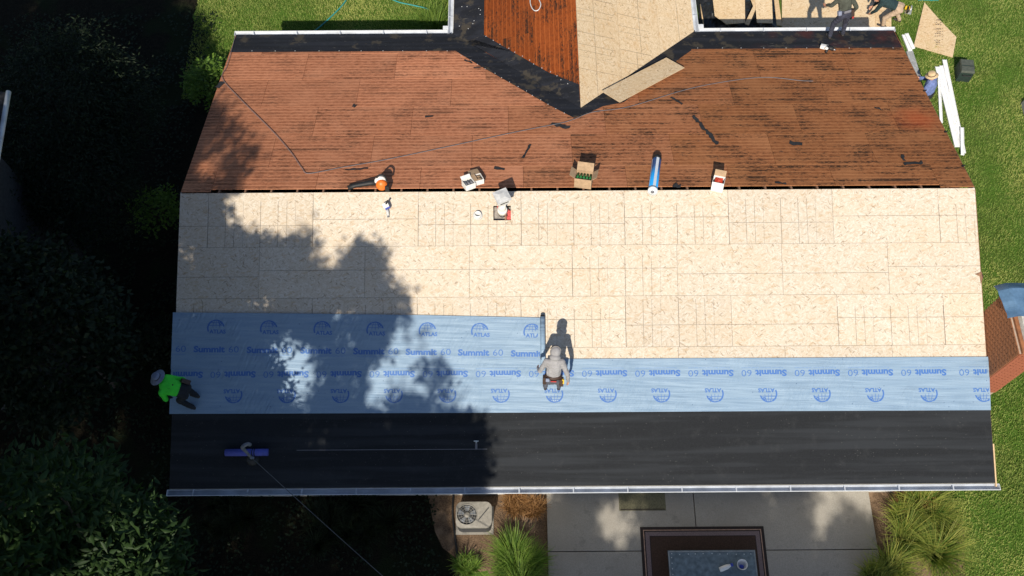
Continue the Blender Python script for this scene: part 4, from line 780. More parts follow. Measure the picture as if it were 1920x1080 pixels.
def leaves_at(C, rad, per, ln, wd, droop=.25, flat=.5):
    n = len(C)*per; off = rng.normal(size=(n, 3))*rad*.55; off[:, 2] *= .7; P = np.repeat(C, per, 0)+off
    d = unit(unit(off+1e-6)*.7+rng.normal(size=(n, 3))*.6); d[:, 2] = d[:, 2]*(1-flat)-droop; d = unit(d); T = d*(ln*rng.uniform(.65, 1.25, n))[:, None]
    up = np.tile([0, 0, 1.], (n, 1))+rng.normal(size=(n, 3))*.5; S = unit(np.cross(T, up)); return P, T, S, wd*rng.uniform(.7, 1.2, n), np.clip(rng.normal(.5, .25, n), 0, 1)
def tree(name, label, base, C, rad, per, ln, wd, m, trunk_r, limbs=22, droop=.25, flat=.5, group=None):
    e = empty(name, label, 'tree', Matrix.Translation(base), group); b = np.array(base); Cl = C-b
    leafmesh('crown', *leaves_at(Cl, rad, per, ln, wd, droop, flat), m, e)
    t = MB(); top = Cl[:, 2].max(); cz = np.percentile(Cl[:, 2], 30); cx_, cy_ = Cl[:, 0].mean(), Cl[:, 1].mean()
    spine = [Vector((0, 0, -.2)), Vector((cx_*.06+.1, cy_*.06, cz*.35)), Vector((cx_*.35, cy_*.35, cz*.8)), Vector((cx_*.8, cy_*.8, (cz+top)/2)), Vector((cx_, cy_, top*.95))]
    sp_ = smoothpts(spine, 5); t.tube(sp_, [trunk_r*(1-.85*i/(len(sp_)-1)) for i in range(len(sp_))], 10)
    idx = rng.choice(len(Cl), min(limbs, len(Cl)), replace=False)
    for i in idx:
        q = Vector(Cl[i]); zz = max(cz*.5, q.z*.62); s0 = min(sp_, key=lambda v: abs(v.z-zz)); mid = s0.lerp(q, .55)+Vector((random.uniform(-.4, .4), random.uniform(-.4, .4), .35)); r0 = trunk_r*.3
        t.tube(smoothpts([s0, mid, q], 4), [r0*(1-.85*k_/8) for k_ in range(9)], 6)
        for k_ in range(3):
            near = Cl[np.argsort(np.linalg.norm(Cl-Cl[i], axis=1))[random.randint(2, min(14, len(Cl)-1))]]; t.tube([mid.lerp(q, .5), Vector(near)], [r0*.35, r0*.1], 5)
    t.build('trunk', 'bark', e, smooth=True); return e
# ---- tall trees south-west of the house: their shade lies over the roof's left part
SX, SY = SUN_SH.x/math.tan(SUN_EL), SUN_SH.y/math.tan(SUN_EL)
def sh(P): return (P[0]+P[2]*SX, P[1]+P[2]*SY)                 # where a point's shadow falls on z=0
EDGE = [sh(G(335, -30)), sh(G(322, 5)), sh(G(352, 28)), sh(G(412, 22)), sh(G(414, 48)), sh(G(398, 70)), sh(G(372, 95)), sh(G(420, 112)),
        sh(BK.W(396, 215)), sh(BK.W(428, 235)), sh(BK.W(446, 262)), sh(BK.W(478, 285)), sh(BK.W(466, 330)), sh(BK.W(470, 352)),
        sh(FR.W(474, 372)), sh(FR.W(466, 402)), sh(FR.W(472, 425)), sh(FR.W(510, 400)), sh(FR.W(555, 418)), sh(FR.W(578, 450)), sh(FR.W(584, 478)), sh(FR.W(566, 510)), sh(FR.W(612, 518)), sh(FR.W(650, 492)), sh(FR.W(685, 462)), sh(FR.W(718, 462)), sh(FR.W(712, 540)), sh(FR.W(752, 560)), sh(FR.W(778, 592)),
        sh(FR.W(790, 645)), sh(FR.W(770, 670)), sh(FR.W(812, 682)), sh(FR.W(842, 712)), sh(FR.W(838, 770)), sh(FR.W(898, 800)), sh(FR.W(904, 860)), sh(FR.W(900, 905)), sh(G(845, 945)), sh(G(850, 1010)), sh(G(862, 1080)), sh(G(880, 1150))]
HOLES = [(FR.W(*q[:2]), q[2]) for q in ((572, 655, 16), (560, 640, 10), (590, 700, 14), (565, 725, 15), (555, 752, 14), (700, 702, 15), (730, 720, 14), (760, 690, 16), (720, 745, 9), (605, 815, 16), (655, 645, 8), (480, 685, 8), (440, 850, 6), (645, 715, 7), (345, 588, 7), (400, 640, 8), (548, 620, 7), (360, 483, 8), (430, 380, 11), (445, 395, 9), (480, 440, 10), (530, 442, 11), (650, 575, 9), (670, 580, 10), (345, 440, 6), (355, 520, 5), (500, 640, 6), (790, 735, 14))]
HOLES += [(BK.W(362, 335), 8), (BK.W(385, 300), 7), (G(127, 795), 9), (G(240, 790), 12), (G(245, 775), 9), (G(200, 820), 7), (G(250, 900), 8), (G(430, 1020), 8), (G(545, 970), 8), (G(680, 955), 12), (G(330, 1010), 7), (G(12, 925, 10), 12), (G(8, 985, 10), 12), (G(72, 968, 10), 10), (G(232, 972, 9), 7), (G(200, 1065, 9), 10), (G(170, 1042, 9), 8), (G(100, 95, 6), 6), (G(208, 92, 6), 6), (G(180, 190, 6), 8), (G(36, 190, 6), 6), (G(318, 395, 1.5), 14), (G(400, 150, 1.5), 22), (G(330, 460), 8)]
HM = .30; _rh = random.Random(5)
for _ in range(14): HOLES.append((FR.W(_rh.uniform(335, 520), _rh.uniform(370, 600)), _rh.uniform(1, 3)))
for _ in range(44): HOLES.append((FR.W(_rh.uniform(335, 840), _rh.uniform(595, 765)), _rh.uniform(2, 8)))
for _ in range(12): HOLES.append((FR.W(_rh.uniform(325, 880), _rh.uniform(785, 905)), _rh.uniform(1, 4)))
for _ in range(8): HOLES.append((BK.W(_rh.uniform(370, 460), _rh.uniform(260, 350)), _rh.uniform(2, 5)))
HS = [(sh(P), r/78.0) for P, r in HOLES]; HS = [(p_, r*.95) for p_, r in HS]
bs = np.array(EDGE)
POLY = [(-26, 17.5), (-9.5, 17.5), (-9.5, 12.0), (-12.2, 11.5)] + [tuple(q) for q in EDGE] + [(-26, EDGE[-1][1])]
def inside(x, y, poly):
    c = False; j = len(poly)-1
    for i in range(len(poly)):
        xi, yi = poly[i]; xj, yj = poly[j]
        if (yi > y) != (yj > y) and x < (xj-xi)*(y-yi)/(yj-yi)+xi: c = not c
        j = i
    return c
def out_of_frame(P, mg=60):
    x, y, z = proj(P); rad = 0.7
    if z < .3: return True
    mm = CF*rad/z + 10; return x < -mm or x > 1920+mm or y < -mm or y > 1080+mm
def shade_points(poly, n, zlo, zhi, inset=.33, holes=True, bbx=None):
    out = []; xs = [p_[0] for p_ in poly]; ys = [p_[1] for p_ in poly]; x0, x1, y0, y1 = bbx or (min(xs), max(xs), min(ys), max(ys)); tries = 0
    while len(out) < n and tries < n*60:
        tries += 1; a, b = random.uniform(x0, x1), random.uniform(y0, y1)
        ja, jb = .45*mnoise.noise((a*1.1, b*1.1, 5))+.3*mnoise.noise((a*3, b*3, 9)), .45*mnoise.noise((a*1.1, b*1.1, 15))+.3*mnoise.noise((a*3, b*3, 19))
        if not inside(a+ja, b+jb, poly) or not inside(a, b, poly): continue
        if not all(inside(a+inset*math.cos(t), b+inset*math.sin(t), poly) for t in (0, 1.05, 2.1, 3.14, 4.2, 5.2)): continue
        if holes and any((a-h[0][0])**2+(b-h[0][1])**2 < (h[1]+HM)**2 for h in HS): continue
        for _ in range(6):
            z = random.uniform(zlo, zhi); P = (a-z*SX, b-z*SY, z)
            if out_of_frame(P): out.append(P); break
    return np.array(out)
SPTS = np.vstack([shade_points(POLY, 9000, 11.5, 22.5, .13, True, (-21, max(bs[:, 0])+1, min(bs[:, 1])-1.5, 17.5)), shade_points(POLY, 5200, 11.5, 22.5, .10, True, (-11.8, -1, -4.5, 7.5))])
cent = np.array([(-7.0, -17.5), (-13.5, -16.5), (-21, -13.5)]); print('SPTS', len(SPTS)); own = np.argmin(((SPTS[:, None, :2]-cent[None])**2).sum(2), 1)
for i, lab in enumerate(('tall broadleaf tree south of the house shading the left roof', 'tall broadleaf tree south-west of the house, tallest of the three', 'tall broadleaf tree farthest west of the three beyond the shade')):
    tree('shade_tree', lab, (cent[i, 0], cent[i, 1], 0), SPTS[own == i], .32, 22, .20, .062, 'leaf_tall', .38, 30, group='tall trees south of the house')
# patio shade tree
PP = [G(1035, 892), G(1090, 890), G(1150, 890), G(1200, 890), G(1300, 890), G(1400, 892), G(1490, 895), G(1560, 905), G(1600, 965), G(1640, 1010), G(1660, 1120), G(1640, 1260), G(1030, 1260), G(1022, 1100), G(1028, 985)]
PHOL = [(G(*q[:2]), q[2]) for q in ((1052, 925, 10), (1110, 985, 14), (1135, 1000, 14), (1170, 1025, 12), (1100, 1070, 14), (1130, 950, 12), (1185, 975, 11), (1440, 935, 13), (1452, 950, 12), (1520, 945, 14), (1545, 985, 15), (1525, 1020, 13), (1440, 1025, 11), (1600, 930, 26), (1580, 920, 22), (1350, 965, 10), (1330, 1075, 14), (1215, 925, 10), (1160, 935, 12), (1490, 1075, 8), (1330, 1060, 10), (1270, 1050, 8))]
HS_keep = HS; HM = .27; HS = [(sh(P), r/76.0) for P, r in PHOL]
PS = shade_points([sh(P) for P in PP], 3000, 13.5, 19.5, .06); HS = HS_keep; print('PS', len(PS))
tree('shade_tree', 'broadleaf tree south of the patio dappling the concrete', (2.2, -24.5, 0), PS, .34, 22, .20, .06, 'leaf_tall', .33, 24, group='tall trees south of the house')
# ---- trees in view on the left
def crown_pts(cx, cy, rx, ry, z0, z1, n, shell=.75, rough=.16):
    out = []
    while len(out) < n:
        u = rng.normal(size=3); u /= np.linalg.norm(u); r = rng.uniform(shell**3, 1)**(1/3)*(1+rough*mnoise.noise((u[0]*2+cx, u[1]*2+cy, u[2]*2)))
        z = (z0+z1)/2+u[2]*r*(z1-z0)/2
        if u[2] < -.55: continue
        out.append((cx+u[0]*r*rx, cy+u[1]*r*ry, z))
    return np.array(out)
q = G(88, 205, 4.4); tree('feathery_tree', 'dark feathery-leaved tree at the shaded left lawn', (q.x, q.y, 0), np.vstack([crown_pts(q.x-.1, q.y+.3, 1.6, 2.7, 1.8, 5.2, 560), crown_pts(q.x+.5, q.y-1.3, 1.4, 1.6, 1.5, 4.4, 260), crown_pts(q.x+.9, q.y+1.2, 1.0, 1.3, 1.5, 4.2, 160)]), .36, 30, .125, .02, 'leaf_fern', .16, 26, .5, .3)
q = G(45, 575, 6.5); tree('dense_tree', 'dense small-leaved dark tree between the feathery tree and large-leaved tree', (q.x-.7, q.y+.7, 0), crown_pts(q.x-.2, q.y, 1.25, 1.75, 2.2, 7.8, 620), .34, 18, .15, .05, 'leaf_shaded', .16, 24)
q = G(60, 965, 9.5); tree('large_leaved_tree', 'large-leaved tree in the shaded corner, some leaves sunlit', (q.x-.2, q.y, 0), np.vstack([crown_pts(q.x-.25, q.y-.2, 1.15, 1.0, 4.5, 11.0, 300, .7, .6), crown_pts(q.x+.5, q.y+.25, .75, .6, 5, 9.4, 90, .6, .6), crown_pts(q.x+.6, q.y-.6, .75, .5, 5, 9.0, 90, .6, .6), crown_pts(q.x-.5, q.y+.8, .8, .7, 5, 9.4, 90, .6, .6)]), .27, 15, .21, .042, 'leaf_large', .18, 26, .3, .5)
# ---- shrubs
def shrub(label, cx, cy, r, h, n, m, per=12, ln=.12, wd=.035):
    e = empty('shrub', label, 'shrub', Matrix.Translation((cx, cy, 0))); leafmesh('foliage', *leaves_at(crown_pts(0, 0, r, r, .05, h, n, .5), .16, per, ln, wd, .1, .3), m, e)
    t = MB(); [t.tube([(0, 0, 0), (random.uniform(-.6, .6)*r, random.uniform(-.6, .6)*r, h*.7)], [.025, .008], 5) for _ in range(7)]; t.build('stem', 'bark', e)
q = G(402, 150, .9); shrub('bright green shrub at the back left corner of the roof', q.x-.1, q.y, .75, 1.6, 120, 'leaf_bush'); q = G(310, 392, 1.0); shrub('half-shaded shrub beside the left gable wall below the ridge', q.x-.3, q.y, .6, 1.7, 100, 'leaf_bush', 10); q = G(300, 640, .7); shrub('deeply shaded shrub by the left gable near the blue strips', q.x, q.y, .7, 1.2, 90, 'leaf_shaded', 10)
# ---- ornamental grasses
def blades(n, spread, ln, wd, lean=1.0, segs=5, base_r=.12, cx=0, cy=0, wind=(0, 0)):
    V = []; F = []; sh_ = []; th = rng.uniform(0, 2*np.pi, n); rr0 = base_r*np.sqrt(rng.uniform(0, 1, n)); Ls = ln*rng.uniform(.4, 1.2, n); le = lean*rng.uniform(.05, 1.1, n); tone = np.clip(rng.normal(.35, .25, n), 0, 1)
    for i in range(n):
        a = th[i]; d = np.array([math.cos(a)+rng.normal()*.35+wind[0], math.sin(a)+rng.normal()*.35+wind[1]]); d /= np.linalg.norm(d)+1e-6; p = np.array([cx+rr0[i]*math.cos(a), cy+rr0[i]*math.sin(a), 0.]); ang = .12+.25*rng.uniform(); b0 = len(V); sd = np.array([-d[1], d[0], 0])
        for k_ in range(segs+1):
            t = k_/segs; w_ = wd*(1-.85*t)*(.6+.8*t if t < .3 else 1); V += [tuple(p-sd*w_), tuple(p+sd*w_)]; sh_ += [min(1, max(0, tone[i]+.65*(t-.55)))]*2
            st_ = Ls[i]/segs; p = p+np.array([d[0]*math.sin(ang)*st_, d[1]*math.sin(ang)*st_, math.cos(ang)*st_]); ang += le[i]*1.9/segs
            p[2] = max(p[2], .015)
        for k_ in range(segs): a_ = b0+2*k_; F.append((a_, a_+1, a_+3, a_+2))
    return V, F, sh_
def grass_clump(label, px, py, r, m, n=700, ln=1.2, z=.35, group='ornamental grasses round the house', sub=None):
    q = G(px, py, z); e = empty('grass_clump', label, 'ornamental grass', Matrix.Translation((q.x, q.y, 0)), group)
    for (dx, dy, rr_, nn) in [(r*.62*math.cos(k_*.9+px)*random.uniform(.25, 1.1), r*.62*math.sin(k_*.9+px)*random.uniform(.25, 1.1), r*random.uniform(.38, .75), n//4) for k_ in range(9)]:
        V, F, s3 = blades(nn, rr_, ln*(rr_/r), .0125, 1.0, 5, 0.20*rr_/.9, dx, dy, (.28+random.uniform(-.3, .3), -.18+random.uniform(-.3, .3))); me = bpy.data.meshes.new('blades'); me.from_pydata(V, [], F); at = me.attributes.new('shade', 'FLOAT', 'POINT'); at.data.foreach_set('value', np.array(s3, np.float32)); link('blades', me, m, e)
    return e
grass_clump('green grass clump between the air conditioner and the patio', 962, 1062, .9, 'blade_green', 1500, 1.35)
grass_clump('large yellow-green grass clump with tan tips right of the patio', 1742, 1000, 1.0, 'blade_mixed', 1700, 1.55, .4)
grass_clump('yellow-green grass clump overhanging the patio edge', 1668, 1085, .9, 'blade_mixed', 1500, 1.35)
grass_clump('dry tan grass tuft under the right end of the gutter', 1715, 935, .6, 'blade_dry', 420, .9, .3)
grass_clump('rusty dried plant beside the air conditioner under the gutter', 962, 945, .45, 'blade_dry', 520, .62, .15)
grass_clump('small rusty dried tuft against the patio edge', 1003, 952, .4, 'blade_dry', 320, .5, .12)
grass_clump('arching green grass clump by the wing downspout', 815, 36, .6, 'blade_green', 700, .95, .3)
for (x, y, lab) in ((420, 965, 'shaded grass clump under the left end of the gutter'), (690, 970, 'shaded grass clump under the gutter halfway to the air conditioner'), (610, 985, 'shaded grass clump where the overhead cable crosses the bed'), (300, 680, 'shaded grass clump beside the left gable behind the man in green')): grass_clump(lab, x, y, .8, 'blade_shaded', 420, 1.1)
grass_clump('low green tuft at the corner of the soil bed', 875, 1062, .4, 'blade_green', 420, .55, .1)
# ---- lawn blades where the lawn shows
def lawn_blades(n, x0, x1, y0, y1, avoid):
    P = np.column_stack([rng.uniform(x0, x1, n), rng.uniform(y0, y1, n)]); keep = np.ones(n, bool)
    for (a, b, c, d) in avoid: keep &= ~((P[:, 0] > a) & (P[:, 0] < b) & (P[:, 1] > c) & (P[:, 1] < d))
    P = P[keep]; return P
AV = [(-wx-.1, wx+.1, -wy-.1, wy+.1), (WXL+.2, WXR-.2, 5, 14), (3.6, 10.62, 6.5, 14), (-.7, 7.65, -12, -5)]
P = np.vstack([lawn_blades(165000, 8.6, 15.5, -9, 11.2, AV), lawn_blades(62000, -11.6, -3, 6.2, 11.2, AV)]); n_ = len(P)
th = rng.uniform(0, 2*np.pi, n_); cl = np.array([mnoise.noise((x*1.4, y*1.4, 0)) for x, y in P]); hgt = (.045+.03*rng.uniform(size=n_))*(1+.4*cl)
T = np.column_stack([np.cos(th)*hgt*.7, np.sin(th)*hgt*.7, hgt]); S = unit(np.column_stack([-np.sin(th), np.cos(th), np.zeros(n_)]))
go = leafmesh('grass', np.column_stack([P, np.full(n_, -.004)]), T, S, np.full(n_, .0085), np.clip(.34+.35*cl+.95*np.array([max(0, mnoise.noise((x*.55, y*.55, 7))+.05) for x, y in P])+rng.normal(size=n_)*.18, 0, 1), 'blade_lawn', bend=.1); tag(go, 'short green grass blades of the lawn', 'grass', kind='stuff')

n_ = 26000; P = np.column_stack([rng.uniform(-18.5, -3.4, n_), rng.uniform(-8.6, 9.5, n_), rng.uniform(.01, .16, n_)]); keep = np.array([mnoise.noise((x*.9, y*.9, 4)) > -.12 for x, y, z in P]) & ((P[:, 0] < -9.6) | (P[:, 1] < -6.0)) & ((P[:, 0] < -10.8) | (P[:, 1] < 6)); P = P[keep]; n_ = len(P)
th = rng.uniform(0, 2*np.pi, n_); T = np.column_stack([np.cos(th)*.09, np.sin(th)*.09, rng.uniform(-.02, .05, n_)]); S = unit(np.column_stack([-np.sin(th), np.cos(th), rng.normal(size=n_)*.3]))
tag(leafmesh('ground_cover', P, T, S, rng.uniform(.02, .04, n_), rng.uniform(0, 1, n_), 'leaf_fern'), 'low dark leafy ground cover in the shade left of the house', 'ground cover', kind='stuff')
# ------------------------------------------------------------------ people
ICO = None
def icov():
    global ICO
    if ICO is None:
        b = bmesh.new(); bmesh.ops.create_icosphere(b, subdivisions=2, radius=1); ICO = [v.co.copy() for v in b.verts]; b.free()
    return ICO
def body_mesh(prims, mats, voxel=.0085, wrinkle=.004):
    bm = bmesh.new()
    for (p0, r0, p1, r1, rot, mi) in prims:
        vs = []
        for p_, r in ((p0, r0), (p1, r1)):
            r = r if isinstance(r, (tuple, list)) else (r, r, r)
            for v in icov(): vs.append(bm.verts.new(Vector(p_)+(rot @ Vector((v.x*r[0], v.y*r[1], v.z*r[2])) if rot else Vector((v.x*r[0], v.y*r[1], v.z*r[2])))))
        res = bmesh.ops.convex_hull(bm, input=vs); dele = [g for g in res['geom_interior'] if isinstance(g, bmesh.types.BMVert)]
        if dele: bmesh.ops.delete(bm, geom=dele, context='VERTS')
    me = bpy.data.meshes.new('b'); bm.to_mesh(me); bm.free(); o = bpy.data.objects.new('b', me); COL.objects.link(o)
    md = o.modifiers.new('r', 'REMESH'); md.mode = 'VOXEL'; md.voxel_size = voxel; md.use_smooth_shade = True; ms_ = o.modifiers.new('s', 'SMOOTH'); ms_.iterations = 4; ms_.factor = .5
    bpy.context.view_layer.update(); out = bpy.data.meshes.new_from_object(o.evaluated_get(bpy.context.evaluated_depsgraph_get())); bpy.data.objects.remove(o)
    nv = len(out.vertices); co = np.empty(nv*3, np.float32); out.vertices.foreach_get('co', co); co = co.reshape(-1, 3)
    np_ = len(out.polygons); ctr = np.empty(np_*3, np.float32); out.polygons.foreach_get('center', ctr); ctr = ctr.reshape(-1, 3)
    best = np.full(np_, 9e9); mi_ = np.zeros(np_, np.int32)
    for (p0, r0, p1, r1, rot, mi) in prims:
        a, b = np.array(p0), np.array(p1); ra = max(r0) if isinstance(r0, (tuple, list)) else r0; ra_ = np.mean(r0) if isinstance(r0, (tuple, list)) else r0; rb_ = np.mean(r1) if isinstance(r1, (tuple, list)) else r1
        d = b-a; L2 = max(1e-8, d@d); t = np.clip(((ctr-a)@d)/L2, 0, 1); dist = np.linalg.norm(ctr-(a+t[:, None]*d), axis=1)-(ra_+(rb_-ra_)*t); k_ = dist < best; best[k_] = dist[k_]; mi_[k_] = mi
    nrm = np.empty(nv*3, np.float32); out.vertices.foreach_get('normal', nrm); nrm = nrm.reshape(-1, 3)
    vm = np.zeros(nv, np.int32); lv = np.empty(len(out.loops), np.int32); out.loops.foreach_get('vertex_index', lv); lt = np.empty(np_, np.int32); out.polygons.foreach_get('loop_total', lt); vm[lv] = np.repeat(mi_, lt)
    dsp = np.array([(mnoise.noise((c[0]*9, c[1]*9, c[2]*20))*.010+mnoise.noise((c[0]*22, c[1]*22, c[2]*40))*.006) if m_ in (1, 2) else 0 for c, m_ in zip(co, vm)], np.float32)
    out.vertices.foreach_set('co', (co+nrm*dsp[:, None]).reshape(-1)); out.materials.clear()
    for k_ in mats: out.materials.append(MATS[k_])
    out.polygons.foreach_set('material_index', mi_)
    out.polygons.foreach_set('use_smooth', np.ones(np_, bool)); out.update(); return out
def person(label, M, J, mats, hat=None, extras=None, group=None, bulk=1.14):
    """J: joints in local metres (x right, y forward, z up). mats: [skin, top, trousers, shoe, sole]"""
    e = empty('person', label, 'person', M, group); V = Vector
    pel, che, nek, hd = V(J['pelvis']), V(J['chest']), V(J['neck']), V(J['head']); up = (che-pel).normalized(); rt = V(J.get('right', (1, 0, 0))); fw = up.cross(rt).normalized(); rt = fw.cross(up).normalized(); TR = Matrix((rt, fw, up)).transposed()
    hu = V(J.get('head_up', (hd-nek).normalized())).normalized(); hf = V(J.get('face', fw)); hr = hf.cross(hu).normalized(); hf = hu.cross(hr).normalized(); HR = Matrix((hr, hf, hu)).transposed()
    P = [(pel, (.168, .115, .10), pel+up*.12, (.155, .105, .08), TR, 2), (pel+up*.16, (.158, .108, .08), che, (.175, .118, .13), TR, 1), (che+up*.05, (.17, .11, .1), che+up*.13, (.12, .085, .06), TR, 1), (che+up*.15, .068, nek+(hd-nek)*.35, .055, None, J.get('neck_mat', 0))]
    P += [(hd, (.077, .096, .112), hd+hu*.012, (.075, .092, .11), HR, 0), (hd-hu*.075+hf*.045, .045, hd-hu*.06+hf*.06, .032, None, 0), (hd+hf*.092-hu*.015, .016, hd+hf*.108-hu*.03, .014, None, 0)]
    for s in (-1, 1): P.append((hd+hr*s*.078-hu*.01, (.012, .022, .03), hd+hr*s*.082-hu*.005, (.01, .02, .028), HR, 0))
    for s, k_ in ((-1, 'l'), (1, 'r')):
        sho = che+up*.10+rt*s*.165; el, wr, = V(J['elbow_'+k_]), V(J['wrist_'+k_]); P += [(sho, .068, el, .05, None, 1), (che+up*.08+rt*s*.1, .08, sho, .066, None, 1), (el, .05, el.lerp(wr, J.get('sleeve', .85)), .038, None, 1), (el.lerp(wr, .8), .034, wr, .028, None, 0)]
        d = V(J.get('hand_'+k_, (wr-el))).normalized(); pn = V(J.get('palm_'+k_, rt*s)); sd = d.cross(pn).normalized(); pn = sd.cross(d).normalized()
        P.append((wr+d*.02, .027, wr+d*.075, (.03, .03, .03), None, 0)); P.append((wr+d*.04-sd*.022, .018, wr+d*.085-sd*.028, .014, None, 0)); P.append((wr+d*.04+sd*.022, .018, wr+d*.085+sd*.028, .014, None, 0))
        for q_, (o_, ln_) in enumerate(((-.034, .062), (-.0115, .075), (.0115, .078), (.034, .068))):
            k0 = wr+d*.09+sd*o_; k1 = k0+(d+sd*o_*4).normalized()*ln_*.55-pn*.008; k2 = k1+(d*.8-pn*.7).normalized()*ln_*.5; P += [(k0, .011, k1, .0095, None, 0), (k1, .0095, k2, .008, None, 0)]
        t0 = wr+d*.035-sd*.03; t1 = t0+(d*.6-sd*.7-pn*.2).normalized()*.045; P += [(t0, .014, t1, .011, None, 0), (t1, .011, t1+(d*.9-sd*.2-pn*.2).normalized()*.03, .009, None, 0)]
        hip = pel+rt*s*.09-up*.03; kn, ank = V(J['knee_'+k_]), V(J['ankle_'+k_]); P += [(hip, .092, kn, .062, None, 2), (kn, .062, ank+V((0, 0, .02)), .05, None, 2)]
        td = V(J.get('toe_'+k_, J.get('toe', (0, 1, 0)))).normalized(); P += [(ank-td*.03-V((0, 0, .045)), (.04, .04, .035), ank+td*.15-V((0, 0, .05)), (.042, .042, .028), None, 3), (ank-V((0, 0, .02)), .045, ank+td*.05-V((0, 0, .035)), .042, None, 3)]
    bk = lambda r: tuple(q_*bulk for q_ in r) if isinstance(r, (tuple, list)) else r*bulk
    P = [(a_, bk(ra), b_, bk(rb), ro_, mi) if mi in (1, 2) else (a_, ra, b_, rb, ro_, mi) for a_, ra, b_, rb, ro_, mi in P]
    link('body', body_mesh(P, mats), None, e)
    for s in (-1, 1): MB().ell(hd+hf*.083+hr*s*.032+hu*.01, (.012, .012, .009)).build('eye', 'eye_white', e, smooth=True)
    MB().ell(hd+hf*.082-hu*.062, (.022, .012, .006), HR).build('mouth', 'red', e, smooth=True)
    if hat: hat(e, hd, HR, hu, hf, hr)
    if extras: extras(e, pel, up, rt, fw, che, TR)
    return e
def brim_hat(m_crown, m_brim, m_band, R_brim=.17, hgt=.11, sy=1.12):
    def f(e, hd, HR, hu, hf, hr):
        M = Matrix.Translation(hd+hu*.05) @ HR.to_4x4()
        h_ = MB().lathe([(R_brim, -.012), (R_brim*.99, -.005), (.10, .008), (.098, .03), (.092, hgt*.85), (.07, hgt), (.001, hgt*.97)], 26, M, sy=sy).build('hat', m_crown, e, smooth=True)
        if m_band: MB().lathe([(.1005, .008), (.0995, .038)], 26, M, sy=sy).build('hat_band', m_band, h_, smooth=True)
    return f
def hood(m):
    def f(e, hd, HR, hu, hf, hr):
        M = Matrix.Translation(hd) @ HR.to_4x4(); bm = MB().ell((0, -.012, .008), (.118, .132, .142), n=18); bm.ell((0, -.055, -.105), (.125, .10, .085), n=18); o = bm.build('hood', m, e, M, smooth=True)
        for k_ in range(4): MB().tube([(.118*math.cos(t), -.07+k_*.03, .008+.140*math.sin(t)) for t in [R_(20+14*i) for i in range(11)]], .006, 6).build('hood_seam', 'trim_grey', o, smooth=True)
    return f
def cap(m):
    def f(e, hd, HR, hu, hf, hr):
        M = Matrix.Translation(hd+hu*.02) @ HR.to_4x4(); o = MB().lathe([(.096, 0), (.095, .05), (.07, .095), (.001, .11)], 20, M, sy=1.15).build('cap', m, e, smooth=True); MB().prism([(-.07, .09), (.07, .09), (.06, .18), (0, .2), (-.06, .18)], 0, .01).build('visor', m, o, M)
    return f
def belt(m, bags):
    def f(e, pel, up, rt, fw, che, TR):
        o = MB().lathe([(.178, -.035), (.185, 0), (.172, .035)], 24, Matrix.Translation(pel+up*.11) @ TR.to_4x4(), sy=.72).build('tool_belt', m, e, smooth=True)
        for (x, y, z, s, mm) in bags: MB().box(pel+rt*x+fw*y+up*z, s, TR).build('pouch', mm, o, bevel=.015)
    return f
def at(P, fwd):
    f = Vector((fwd[0], fwd[1], 0)).normalized(); r = f.cross(Vector((0, 0, 1))); m = Matrix((r, f, Vector((0, 0, 1)))).transposed().to_4x4(); m.translation = P; return m
def zf(fr, P):   # height of the slope under a world point
    return fr.o.z - (fr.n.x*(P.x-fr.o.x)+fr.n.y*(P.y-fr.o.y))/fr.n.z
# 1 man in grey hoodie on the blue strip, facing up the slope
FA, FB = FR.W(1022, 727, .03), FR.W(1047, 725, .03); o1 = (FA+FB)/2
person('person in light grey hoodie with hood up and tool belt on the blue strip', at(o1, (.02, 1)), dict(pelvis=(0.0, -.13, .86), chest=(.01, .08, 1.22), neck=(.02, .20, 1.38), head=(.03, .29, 1.45), neck_mat=1, face=(0, .8, -.6), elbow_l=(-.29, .02, .98), wrist_l=(-.33, .16, .80), hand_l=(-.05, .5, -.8), elbow_r=(.31, -.06, .97), wrist_r=(.34, -.12, .72), hand_r=(0, .05, -1),
    knee_l=(-.13, .10, .47), knee_r=(.14, .08, .47), ankle_l=(-.15, -.02, .085), ankle_r=(.16, -.02, .085), toe_l=(-.15, 1, .3), toe_r=(.2, 1, .3)), ['skin_light', 'hoodie', 'pants_grey', 'shoe', 'sole'], hood('hoodie'),
    belt('leather', [(-.19, -.03, .02, (.08, .13, .18), 'leather'), (-.13, -.14, .10, (.08, .04, .08), 'hat_grey'), (.0, -.15, .07, (.13, .02, .025), 'red'), (.18, -.06, .0, (.09, .13, .18), 'leather'), (.21, -.1, .04, (.05, .05, .12), 'yellow')]), bulk=1.02)
